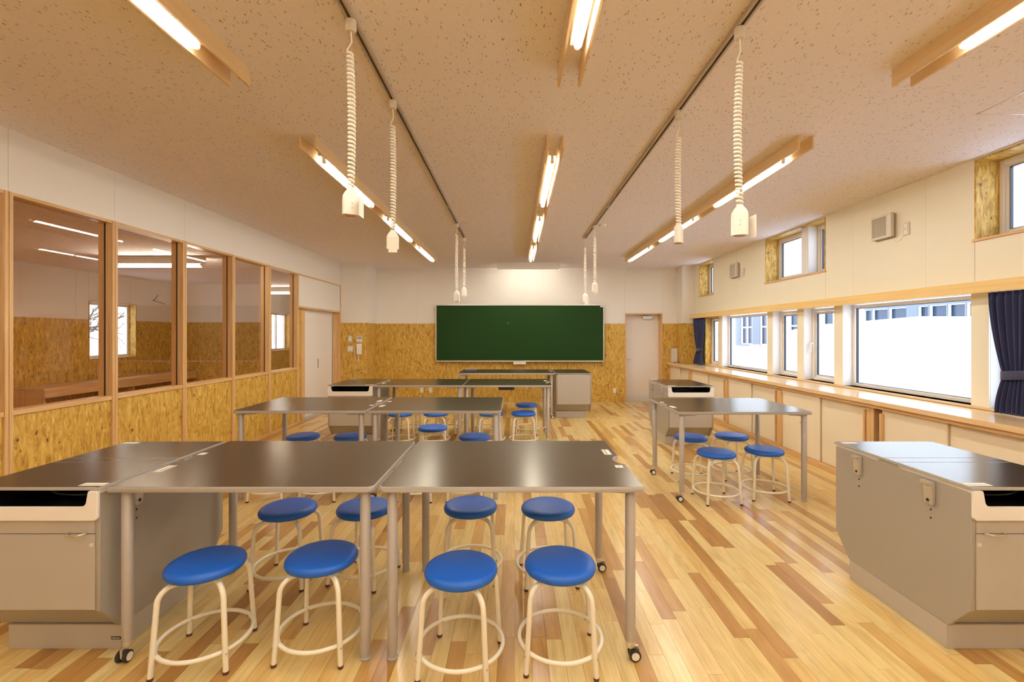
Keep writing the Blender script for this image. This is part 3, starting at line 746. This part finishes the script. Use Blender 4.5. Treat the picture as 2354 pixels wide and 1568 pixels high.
def pullsw(yc, label):
    t = thing('wall_socket', label, 'socket', (XR, yc, 2.395), 'small plates beside the fans')
    B().box(3.738, XR, yc-.034, yc+.034, 2.396, 2.522).build('plate', M['plastic2'], t, .003)
    for z in (2.43, 2.488): B().box(3.733, 3.739, yc-.02, yc+.02, z-.018, z+.018).build('insert', M['plastic'], t, .002)
    B().tube([(3.735, yc+.02, 2.41), (3.733, yc+.06, 2.36), (3.733, yc+.10, 2.35), (3.735, yc+.13, 2.38), (3.74, yc+.14, 2.42)], .0022, 6).build('cord', M['cord'], t, smooth=60)
pullsw(4.405, 'small socket plate with a thin cord beside the nearer wall fan'); pullsw(7.55, 'small socket plate beside the farther wall fan')

# ------------------------------------------------------------------ curtains
def curtain(name, label, y_far, y_near, z_top, z_bot, z_tie, tie_far, tie_near, bot_far, bot_near, X, folds, amp):
    t = thing(name, label, 'curtain', (X, (y_far+y_near)/2, z_bot), 'navy curtains')
    nz, ny = 40, folds*8
    def edge(z):
        if z >= z_tie:
            f = (z_top-z)/(z_top-z_tie); f = f**1.7
            return y_far+(tie_far-y_far)*f, y_near+(tie_near-y_near)*f, f
        f = (z_tie-z)/(z_tie-z_bot); g = math.sin(f*PI/2)
        return tie_far+(bot_far-tie_far)*g, tie_near+(bot_near-tie_near)*g, 1-g*.6
    b = B(); grid = []
    for i in range(nz+1):
        z = z_top+(z_bot-z_top)*i/nz; yf, yn, f = edge(z); r = []
        am = amp*(1-.45*f) if i > 1 else amp*.5
        for j in range(ny+1):
            s = j/ny; ph = s*folds*2*PI+.6*math.sin(s*9)
            zz = z + (.012*math.sin(s*PI) if i == nz else 0)
            r.append(b.bm.verts.new((X+am*math.sin(ph)*(.8+.3*math.sin(s*23)), yf+(yn-yf)*s+.004*math.cos(ph), zz)))
        grid.append(r)
    for i in range(nz):
        for j in range(ny): b.bm.faces.new((grid[i][j], grid[i][j+1], grid[i+1][j+1], grid[i+1][j]))
    o = b.build('curtain_cloth', M['navy'], t, smooth=180)
    sm = o.modifiers.new('thick', 'SOLIDIFY'); sm.thickness = .003
    b = B(); yf, yn = tie_far+.012, tie_near-.012; h = .033; pts = []
    for k in range(24):
        a = 2*PI*k/24; pts.append((X+(amp*.75+.012)*math.copysign(abs(math.cos(a))**.7, math.cos(a)), (yf+yn)/2+(yf-yn)/2*math.copysign(abs(math.sin(a))**.6, math.sin(a))))
    lo = [b.bm.verts.new((*p, z_tie-h+ (yf-p[1])*.10)) for p in pts]; hi = [b.bm.verts.new((*p, z_tie+h+(yf-p[1])*.10)) for p in pts]
    for k in range(24): b.bm.faces.new((lo[k], lo[(k+1) % 24], hi[(k+1) % 24], hi[k]))
    o = b.build('tieback', M['navy'], t, smooth=180); sm = o.modifiers.new('thick', 'SOLIDIFY'); sm.thickness = .003
    return t
curtain('curtain', 'large gathered navy curtain at the right edge, tied in the middle', 3.575, 2.70, 1.775, .853, 1.14, 3.47, 3.02, 3.53, 2.92, 3.675, 17, .030)
curtain('curtain', 'small tied navy curtain at the far end of the windows', 9.47, 8.90, 1.775, .853, 1.13, 9.30, 9.06, 9.46, 8.98, 3.675, 7, .026)

# ------------------------------------------------------------------ movable tables
TT = .785
def top_poly(w, d, notch=True, inset=0.0, rc=.03):
    x0, x1, y0, y1 = -w/2+inset, w/2-inset, -d/2+inset, d/2-inset; P = []
    r = rc
    for k in range(5): a = PI+PI/2*k/4; P.append((x0+r+r*math.cos(a), y0+r+r*math.sin(a)))
    P += [(x1-.004, y0), (x1, y0+.004)]
    if notch:
        c, dp = .086+inset, .042; Rr = (c*c+dp*dp)/(2*dp); cxn = x1-dp+Rr
        a0 = math.asin(min(1, c/Rr))
        for k in range(13): a = PI+a0-2*a0*k/12; P.append((cxn+Rr*math.cos(a), Rr*math.sin(a)))
    P += [(x1, y1-.004), (x1-.004, y1)]
    for k in range(5): a = PI/2+PI/2*k/4; P.append((x0+r+r*math.cos(a), y1-r+r*math.sin(a)))
    return P
def make_table(w, d, label, group='movable black topped lab tables', cax='y'):
    t = thing('lab_table', label, 'table', (0, 0, 0), group)
    B().prism(top_poly(w, d), 'z', TT-.025, TT-.0006).build('tabletop', M['edge'], t, .0015, seg=1)
    B().prism(top_poly(w, d, inset=.0032), 'z', TT-.0006, TT).build('laminate', M['top'], t)
    for sx_ in (-1, 1):
        for sy_ in (-1, 1):
            lx, ly = sx_*(w/2-.05), sy_*(d/2-.05)
            zb = .085 if sx_ > 0 else .048
            lg = B().lathe([(.0225, zb), (.0225, TT-.031), (.0205, TT-.029), (.0205, TT-.0252)], (lx, ly, 0), 24).build('leg', M['leg'], t, smooth=50)
            B().prism([(lx-sx_*.0, ly-sy_*.03), (lx-sx_*.13, ly-sy_*.004), (lx-sx_*.13, ly+sy_*.0), (lx-sx_*.0, ly+sy_*.02)], 'z', TT-.040, TT-.0255).prism([(lx, ly), (lx, ly-sy_*.14), (lx-sx_*.035, ly-sy_*.14), (lx-sx_*.035, ly)], 'z', TT-.045, TT-.0255).build('leg_bracket', M['leg'], t)
            if sx_ < 0:
                B().lathe([(0, 0), (.0225, 0), (.0235, .004), (.0235, .011), (.0205, .014), (.0205, zb+.001), (0, zb+.001)], (lx, ly, 0), 24).build('glide_foot', M['edge'], lg, smooth=40)
            else:
                def wp(o_, a_): return (lx+o_, ly+a_, .0255) if cax == 'y' else (lx+a_, ly+o_, .0255)
                q = B(); q.lathe([(0, .058), (.019, .058), (.0215, .07), (.0215, .0849), (0, .0849)], (lx, ly, 0), 20)
                e1, e2 = ((-.002, .035), (-.005, .005)) if cax == 'y' else ((-.005, .005), (-.002, .035))
                q.box(lx+e1[0], lx+e1[1], ly+e2[0], ly+e2[1], .022, .062)
                cs = q.build('caster_housing', M['alu'], lg, smooth=40)
                wb_ = B()
                for s in (-1, 1):
                    wb_.lathe([(0, -.009), (.021, -.009), (.0255, -.006), (.0255, .006), (.021, .009), (0, .009)], wp(.018, s*.0155), 24, axis=cax)
                wb_.build('caster_wheel', M['rubber'], lg, smooth=40)
                q = B()
                for s in (-1, 1): q.lathe([(0, -.0008), (.0175, -.0008), (.0175, .0008), (0, .0008)], wp(.018, s*.0250), 20, axis=cax)
                q.build('wheel_cap', M['plastic'], lg)
    B().box(w/2-.068, w/2-.028, .105, .215, TT, TT+.0004).build('sticker', M['paper'], t)
    B().box(w/2-.058, w/2-.048, .115, .205, TT+.0004, TT+.0006).build('sticker_print', M['print'], t)
    B().box(w/2-.06, w/2-.022, -.145, -.102, TT, TT+.0004).build('sticker', M['paper'], t)
    B().box(w/2-.046, w/2-.036, -.130, -.117, TT+.0004, TT+.0006).build('sticker_print', M['print'], t)
    return t
tb = make_table(1.163, .872, 'front table on the right, with four stools drawn up')
TBL = [((-1.80-.597)/2, 2.447, PI, 'front table on the left, pushed against the sink bench'),
       (-1.883, 4.455, 0, 'second-row table on the left, near the interior windows'),
       (-.70, 4.455, PI, 'second-row table on the right, ending mid room'),
       (-1.257, 6.465, PI, 'third-row table on the left beside the far sink bench'),
       (-.093, 6.465, 0, 'third-row table on the right, in front of the chalkboard'),
       (1.985, 4.395, PI, 'lone table on the window side with four stools around it')]
tb2 = make_table(1.163, .872, TBL[0][3], cax='x'); tb2.location = (TBL[0][0], TBL[0][1], 0); tb2.rotation_euler = (0, 0, PI)
for x, y, rz, lab in TBL[1:]: dup(tb, (x, y, 0), rz, lab)
tb.location = (-.0145, 2.447, 0)
tt = make_table(1.66, .88, 'long teacher table joined to a cabinet below the chalkboard'); tt.location = (-.14, 8.365, 0)
q = thing('under_table_tray', 'small black tray hung under the third-row right table', 'tray', (-.10, 6.2, .712))
B().box(-.216, -.002, 6.08, 6.30, .716, .7595).build('tray_body', M['dark'], q, .008)
q = thing('flat_tray', 'low dark tray on the far left corner of the teacher table', 'tray', (-.75, 8.62, TT))
B().box(-.93, -.70, 8.60, 8.76, TT+.0005, TT+.028).build('tray_body', M['greydk'], q, .008)

# ------------------------------------------------------------------ sink benches
def mx(poly, s): return [(p[0], p[1]) for p in poly]
SW, SD = .60, .86
def sink_bench(xc, y0, s, label, full_door=False, name='sink_bench', cat='lab bench', w=SW, d=SD, plate=False):
    """s=+1: aisle side (latches) at -x ; s=-1: at +x"""
    t = thing(name, label, cat, (xc, y0+d/2, 0), 'grey lab benches' )
    def X(a): return xc+s*a
    def bx(b, a0, a1, ya, yb, za, zb): b.box(min(X(a0), X(a1)), max(X(a0), X(a1)), y0+ya, y0+yb, za, zb); return b
    h = w/2
    prof = [(y0+.006, .243), (y0+.113, .113), (y0+d-.113, .113), (y0+d-.006, .243)]
    pan = prof+[(y0+d-.006, .757), (y0+d/2+.10, .757), (y0+d/2+.085, .768), (y0+d/2-.03, .768), (y0+d/2-.045, .757), (y0+.006, .757)]
    for a in (-h+.006, h-.026):
        b = B(); b.prism(pan, 'x', min(X(a), X(a+.02)), max(X(a), X(a+.02))); b.build('side_panel', M['grey'], t, .0015, seg=1)
    body = [(y0+.022, .25), (y0+.125, .118), (y0+d-.125, .118), (y0+d-.022, .25), (y0+d-.022, .64), (y0+.022, .64)]
    B().prism(body, 'x', min(X(-h+.027), X(h-.027)), max(X(-h+.027), X(h-.027))).build('cabinet_body', M['grey'], t)
    bx(B(), -h+.008, h-.07, .118, d-.118, 0, .1128).build('plinth', M['grey_l'], t, .002)
    if full_door:
        bx(B(), -h+.027, h-.027, .004, .021, .247, .762).build('door', M['grey_l'], t, .0015)
        bx(B(), -h+.027, h-.027, .022, d-.022, .64, .768).build('upper_body', M['grey'], t)
        B().lathe([(0, -.004), (.013, -.004), (.014, 0), (0, 0)], (X(-h+.075), y0+.004, .69), 20, axis='y').build('lock', M['chrome'], t, smooth=40)
    else:
        dr = bx(B(), -h+.027, h-.027, .004, .021, .581, .640).build('drawer', M['grey_l'], t, .0015)
        b = B(); z = .585; a, c = X(-h+.06), X(-h+.14)
        b.tube([(a, y0+.004, z), (a+(c-a)*.06, y0-.018, z-.001), (a+(c-a)*.2, y0-.027, z-.001), (a+(c-a)*.8, y0-.027, z-.001), (a+(c-a)*.94, y0-.018, z-.001), (c, y0+.004, z)], .0042, 8)
        b.build('handle', M['chrome'], dr, smooth=60)
        dd = bx(B(), -h+.027, h-.027, .004, .021, .247, .578).build('door', M['grey_l'], t, .0015)
        B().lathe([(0, -.003), (.0085, -.003), (.009, 0), (0, 0)], (X(-h+.04), y0+.004, .532), 20, axis='y').build('lock', M['plastic2'], dd, smooth=40)
        # basin apron with a U shaped cut
        def arc(cx_, cz_, r, a0, a1, n=5): return [(cx_+r*math.cos(a0+(a1-a0)*k/n), cz_+r*math.sin(a0+(a1-a0)*k/n)) for k in range(n+1)]
        zt, zb, zc = .7695, .641, .701; e = h-.004; iw = h-.048
        P = [(-e, zt)]+arc(-e+.018, zb+.018, .018, PI, 1.5*PI)+arc(e-.018, zb+.018, .018, -.5*PI, 0)+[(e, zt), (iw+.002, zt)]
        P += [(iw-.006, zc+.026)]+arc(iw-.030, zc+.024, .024, 0, -.5*PI)[1:]+arc(-iw+.030, zc+.024, .024, 1.5*PI, PI)[:-1]+[(-iw+.006, zc+.026), (-iw-.002, zt)]
        b = B(); b.prism([(X(px), pz_) for px, pz_ in P], 'y', y0-.010, y0+.0055)
        b.build('basin_front', M['basin'], t, .003)
        b = B(); bx(b, -h+.010, -h+.045, .006, d-.01, .7575, .7695); bx(b, h-.045, h-.010, .006, d-.01, .7575, .7695); bx(b, -h+.045, h-.045, d-.03, d-.008, .66, .7695)
        b.build('basin_flange', M['basin'], t)
        b = B(); bx(b, -h+.028, h-.028, .031, d-.031, .642, .650); bx(b, -h+.028, -h+.040, .031, d-.031, .65, .757); bx(b, h-.040, h-.028, .031, d-.031, .65, .757); bx(b, -h+.04, h-.04, d/2, d/2+.01, .65, .768)
        b.build('basin_inside', M['dark'], t)
        hp = []
        for k in range(17):
            a = 2*PI*k/17; hp.append((X(-.06+.14*math.cos(a)), y0+.20+.11*math.sin(a), .722+.012*math.cos(a)))
        B().tube(hp, .006, 8, closed=True).build('rubber_hose', M['hose'], t, smooth=80)
    # lids
    m0, m1 = d/2-.035, d/2+.045
    lid = [(0, m0-.0015), (m0, m1), (m1+.0015, d)] if not full_door else [(0, d)]
    for ya, yb in lid:
        bx(B(), -h, h, ya, yb, .7705, TT-.0006).build('lid', M['edge'], t, .001, seg=1)
        bx(B(), -h+.003, h-.003, ya+(.0025), yb-.0025, TT-.0006, TT).build('laminate', M['top'], t)
    # latches on the aisle side
    if not full_door:
        for yy in (.205, .665):
            b = B(); b.prism([(y0+yy-.030, .748), (y0+yy+.034, .748), (y0+yy+.034, .735), (y0+yy+.022, .735), (y0+yy+.012, .645), (y0+yy-.030, .640)], 'x', min(X(-h+.0055), X(-h-.013)), max(X(-h+.0055), X(-h-.013)))
            b.box(min(X(-h-.012), X(-h-.020)), max(X(-h-.012), X(-h-.020)), y0+yy-.026, y0+yy+.030, .732, .746); lt = b.build('latch', M['latch'], t, .002)
            B().lathe([(0, -.001), (.008, -.001), (.008, .001), (0, .001)], (X(-h-.0135), y0+yy-.008, .660), 14, axis='x').build('latch_button', M['dark'], lt)
            for zz in (.612, .572):
                b = B(); b.lathe([(0, -.001), (.0048, -.001), (.0048, .001), (0, .001)], (X(-h+.006), y0+yy-.004, zz), 10, axis='x')
                b.build('screw_cap', M['dark'], t)
    if not full_door:
        a, c = sorted((X(-h+.008), X(-h+.115)))
        B().box(a, c, y0+.018, y0+.058, TT, TT+.0004).build('sticker', M['paper'], t); B().box(a+.01, c-.01, y0+.034, y0+.04, TT+.0004, TT+.0006).build('sticker_print', M['print'], t)
        a, c = sorted((X(h-.01), X(h-.10))) if s < 0 else sorted((X(-h+.02), X(-h+.11)))
        B().box(a, c, y0+d-.058, y0+d-.022, TT, TT+.0004).build('sticker', M['paper'], t)
    if plate:
        pl = B().box(X(-h+.055), X(-h+.010), y0+.1165, y0+.1180, .045, .058).build('maker_plate', M['dark'], t)
        b = B()
        for k in range(5): b.box(X(-h+.052)+k*.008, X(-h+.052)+k*.008+.005, y0+.1160, y0+.1165, .049, .054+.001*(k % 2))
        b.build('plate_print', M['paper'], pl)
    return t
sink_bench(-2.105, 2.008, -1, 'front left grey sink bench with a white basin front', plate=True)
sink_bench(2.288, 2.008, 1, 'front right grey sink bench at the right edge of the photo')
sink_bench(2.275, 5.95, 1, 'far right grey sink bench beyond the lone window-side table')
sink_bench(-2.16, 6.06, -1, 'far left grey sink bench near the white sliding doors')
sink_bench(1.02, 7.93, 1, 'grey teacher cabinet with one plain door right of the long teacher table', full_door=True, name='teacher_cabinet', cat='cabinet', w=.615, d=.87)

# ------------------------------------------------------------------ stools
def make_stool():
    t = thing('stool', 'x', 'stool', (0, 0, 0), 'round blue stools with cream tube legs')
    B().lathe([(0, .388), (.146, .388), (.156, .392), (.1605, .402), (.160, .412), (.154, .4225), (.143, .4285), (.12, .4305), (0, .432)], (0, 0, 0), 48).build('seat', M['seat'], t, smooth=60)
    B().lathe([(0, .378), (.125, .378), (.132, .3878), (0, .3878)], (0, 0, 0), 32).build('seat_plate', M['cream_tube'], t, smooth=50)
    for k in range(4):
        a = PI/4+k*PI/2; c, s = math.cos(a), math.sin(a)
        prof = [(.02, .366), (.125, .366)]+[(.125+.060*math.sin(q), .366-.060*(1-math.cos(q))) for q in (.25, .5, .75, 1.0, 1.25, 1.47)]
        last = prof[-1]; prof += [(last[0]+(.208-last[0])*f, last[1]+(.012-last[1])*f) for f in (.33, .66, 1)]
        lg = B().tube([(r*c, r*s, z) for r, z in prof], .0115, 12).build('leg', M['cream_tube'], t, smooth=60)
        B().lathe([(0, 0), (.0115, 0), (.0125, .003), (.0125, .013), (0, .013)], (.2085*c, .2085*s, 0), 14).build('foot_cap', M['cap'], lg, smooth=50)
    rp_ = .1855; zr = .088
    rg = B().tube([(rp_*math.cos(2*PI*k/56), rp_*math.sin(2*PI*k/56), zr) for k in range(56)], .0094, 10, closed=True).build('foot_ring', M['cream_tube'], t, smooth=80)
    for k in range(4):
        a = PI/4+k*PI/2; c, s = math.cos(a), math.sin(a)
        B().tube([(.1985*c*0+(rp_-.012)*c, (rp_-.012)*s, zr), (.2155*c, .2155*s, zr)], .0042, 8).build('screw', M['chrome'], rg, smooth=50)
    return t
st = make_stool()
ST = [(-1.40, 2.095, 8, 'front stool at the far left, nearest the sink bench'),
      (-.90, 2.155, -1.5, 'front stool second from the left, left of the paired table legs'),
      (-.237, 2.045, -9, 'front stool second from the right, right of the paired table legs'),
      (.206, 2.09, -4, 'front stool farthest right, beside the right table leg with a caster'),
      (-1.350, 2.75, 0, 'leftmost stool under the far side of the front tables'),
      (-.90, 2.765, -13, 'stool under the front tables, partly behind the paired table legs'),
      (-.266, 2.79, 3, 'stool directly behind the second front stool from the right'),
      (.20, 2.765, 5, 'stool under the far right side of the front tables'),
      (-2.157, 4.12, 0, 'stool at the second-row left table, mostly hidden, near the interior wall'),
      (-1.717, 4.12, 4, 'stool at the second-row left table, mostly hidden, nearer mid room'),
      (-.865, 4.12, -2, 'stool at the second-row right table, only its feet showing, left one'),
      (-.45, 4.14, 6, 'stool at the second-row right table, only its feet showing, right one'),
      (-2.155, 4.70, 6, 'left stool behind the second-row left table, showing its seat'),
      (-1.675, 4.70, -5, 'stool just left of the second-row centre table leg, showing its seat'),
      (-.912, 5.13, 8, 'stool standing back behind the second-row right table'),
      (-.405, 4.68, -10, 'stool under the right end of the second-row right table'),
      (-1.50, 6.06, 0, 'first stool from the left in front of the third-row tables'),
      (-1.04, 6.08, 3, 'second stool from the left in front of the third-row tables'),
      (-.31, 6.08, -3, 'third stool in front of the third-row tables, behind a table corner'),
      (.118, 6.08, 2, 'stool in the gap right of the second-row tables, nearer of two in line'),
      (.18, 6.79, -4, 'stool in the gap right of the second-row tables, farther of two in line'),
      (-.395, 6.80, 0, 'stool behind the third-row right table, left of the two in line'),
      (-.99, 6.80, -4, 'stool behind the third-row left table, nearer mid room'),
      (-1.56, 6.80, 0, 'stool behind the third-row left table, nearer the sink bench'),
      (1.77, 4.05, 3, 'front left stool at the lone window-side table'),
      (2.24, 4.14, -6, 'front right stool at the lone window-side table'),
      (1.78, 4.66, -5, 'back left stool at the lone window-side table, behind its leg'),
      (2.22, 4.72, 5, 'back right stool at the lone window-side table')]
for x, y, rz, lab in ST[1:]: dup(st, (x, y, 0), math.radians(rz), lab)
st.location = (ST[0][0], ST[0][1], 0); st.rotation_euler = (0, 0, math.radians(ST[0][2])); st['label'] = ST[0][3]

# ------------------------------------------------------------------ outside, right: snow bank and a building
def ridge(y):
    pts = [(0, 1.74), (11.0, 1.74), (12.0, 1.36), (12.9, 1.08), (14.2, .98), (17, 1.02), (22, .95), (40, .9)]
    for (a, za), (c, zc_) in zip(pts, pts[1:]):
        if y <= c: return za+(zc_-za)*max(0, (y-a))/(c-a)
    return .9
sn = struct('ground_snow', (10, 10, 0)); b = B(); G = []
for i in range(29):
    x = 4.05+i*.9 if i else 4.02; r = []
    for j in range(67):
        y = -12+j*.9; k = min(1, max(0, (x-4.6)/2.6)); k = k*k*(3-2*k)
        z = .35+(ridge(y)-.35)*k+.035*math.sin(x*1.9+y*.7)*k+.02*math.sin(y*2.3)*k
        if x > 8.4: z -= min(.25, (x-8.4)*.15)
        r.append(b.bm.verts.new((x, y, z)))
    G.append(r)
for i in range(28):
    for j in range(66): b.bm.faces.new((G[i][j], G[i+1][j], G[i+1][j+1], G[i][j+1]))
b.build('snow_surface', M['snow'], sn, smooth=180)
bl = thing('outside_building', 'pale building with tall windows seen through the window row', 'building', (13, 12, 0))
bwin = [(22.4, 21.35, .98, 2.55), (20.67, 19.6, .98, 2.55), (18.5, 17.4, .98, 2.55), (16.5, 15.4, .98, 2.55), (14.56, 14.22, 1.0, 2.22), (14.2, 13.6, 1.0, 2.22), (13.56, 12.95, 1.0, 2.22), (12.58, 12.27, 1.0, 2.22), (12.24, 11.75, 1.0, 2.22), (11.72, 11.26, 1.0, 2.22), (11.23, 10.75, 1.0, 2.22), (9.9, 9.3, 1.0, 2.22), (8.4, 7.8, 1.0, 2.22)]
wh3 = [(c, a, z0, z1) for a, c, z0, z1 in bwin]
b = B()
for a0, a1, c0, c1 in rects(2, 23.0, -.3, 3.1, [], [], wh3): b.box(11.0, 11.25, a0, a1, c0, c1)
b.box(11.25, 16, 2, 23.0, -.3, 3.1)
b.build('building_wall', M['bldg'], bl)
for a, c, z0, z1 in bwin:
    b = B(); f = .05 if a-c > .8 else .022
    for q in ((c, c+f, z0, z1), (a-f, a, z0, z1), (c+f, a-f, z0, z0+f), (c+f, a-f, z1-f, z1)): b.box(11.02, 11.08, *q)
    if a-c > .8:
        for q in (((a+c)/2-.025, (a+c)/2+.025, z0+f, z1-f), (c+f, (a+c)/2-.025, z0+.78, z0+.84), ((a+c)/2+.025, a-f, z0+.78, z0+.84)): b.box(11.02, 11.08, *q)
    wn_ = b.build('window', M['winwhite'], bl)
    B().box(11.10, 11.12, c+f, a-f, z0+f, z1-f).build('pane', M['bglass'], wn_)
y_ = 10.6*F/(1755-CX)
q = B().prism([(y_-.35, .72), (y_+.35, .72), (y_+.42, 1.02), (y_-.42, 1.02)], 'x', 10.2, 10.75)
tag(q.build('pink_bin', M['pink'], None, .02), 'pink bin half sunk in the snow against the outside building', 'bin')
# outside, left: snowy ground and a bare tree
sl = struct('ground_snow_left', (-15, 8, 0)); B().box(-60, -6.9, -10, 60, -.4, .55).build('snow_surface', M['snow'], sl)
tr = thing('bare_tree', 'bare dark tree outside the window of the next room', 'tree', (-13.2, 13.4, .5))
tk = B(); tk.tube([(-13.2, 13.4, .5), (-13.15, 13.4, 1.6), (-13.2, 13.45, 2.4)], [.12, .09, .07], 8); tk.build('trunk', M['bark'], tr, smooth=60)
rb = random.Random(3); br = B()
def branch(p, d, l, r, n):
    q = p+d*l; br.tube([p, p+d*l*.5+Vector((rb.uniform(-.04, .04), rb.uniform(-.04, .04), 0)), q], [r, r*.8, r*.6], 5, caps=False)
    if n:
        for k in range(3):
            dd = (d+Vector((rb.uniform(-.75, .75), rb.uniform(-.75, .75), rb.uniform(-.45, .45)))).normalized()
            branch(p+d*l*rb.uniform(.5, 1), dd, l*.68, r*.58, n-1)
for k in range(7):
    a = k*PI*2/7; branch(Vector((-13.17, 13.42, 1.3+.18*k)), Vector((math.cos(a)*.9, math.sin(a)*.9, .25)).normalized(), .95, .04, 4)
br.build('branches', M['bark'], tr, smooth=80)
print('objects', len(bpy.data.objects))
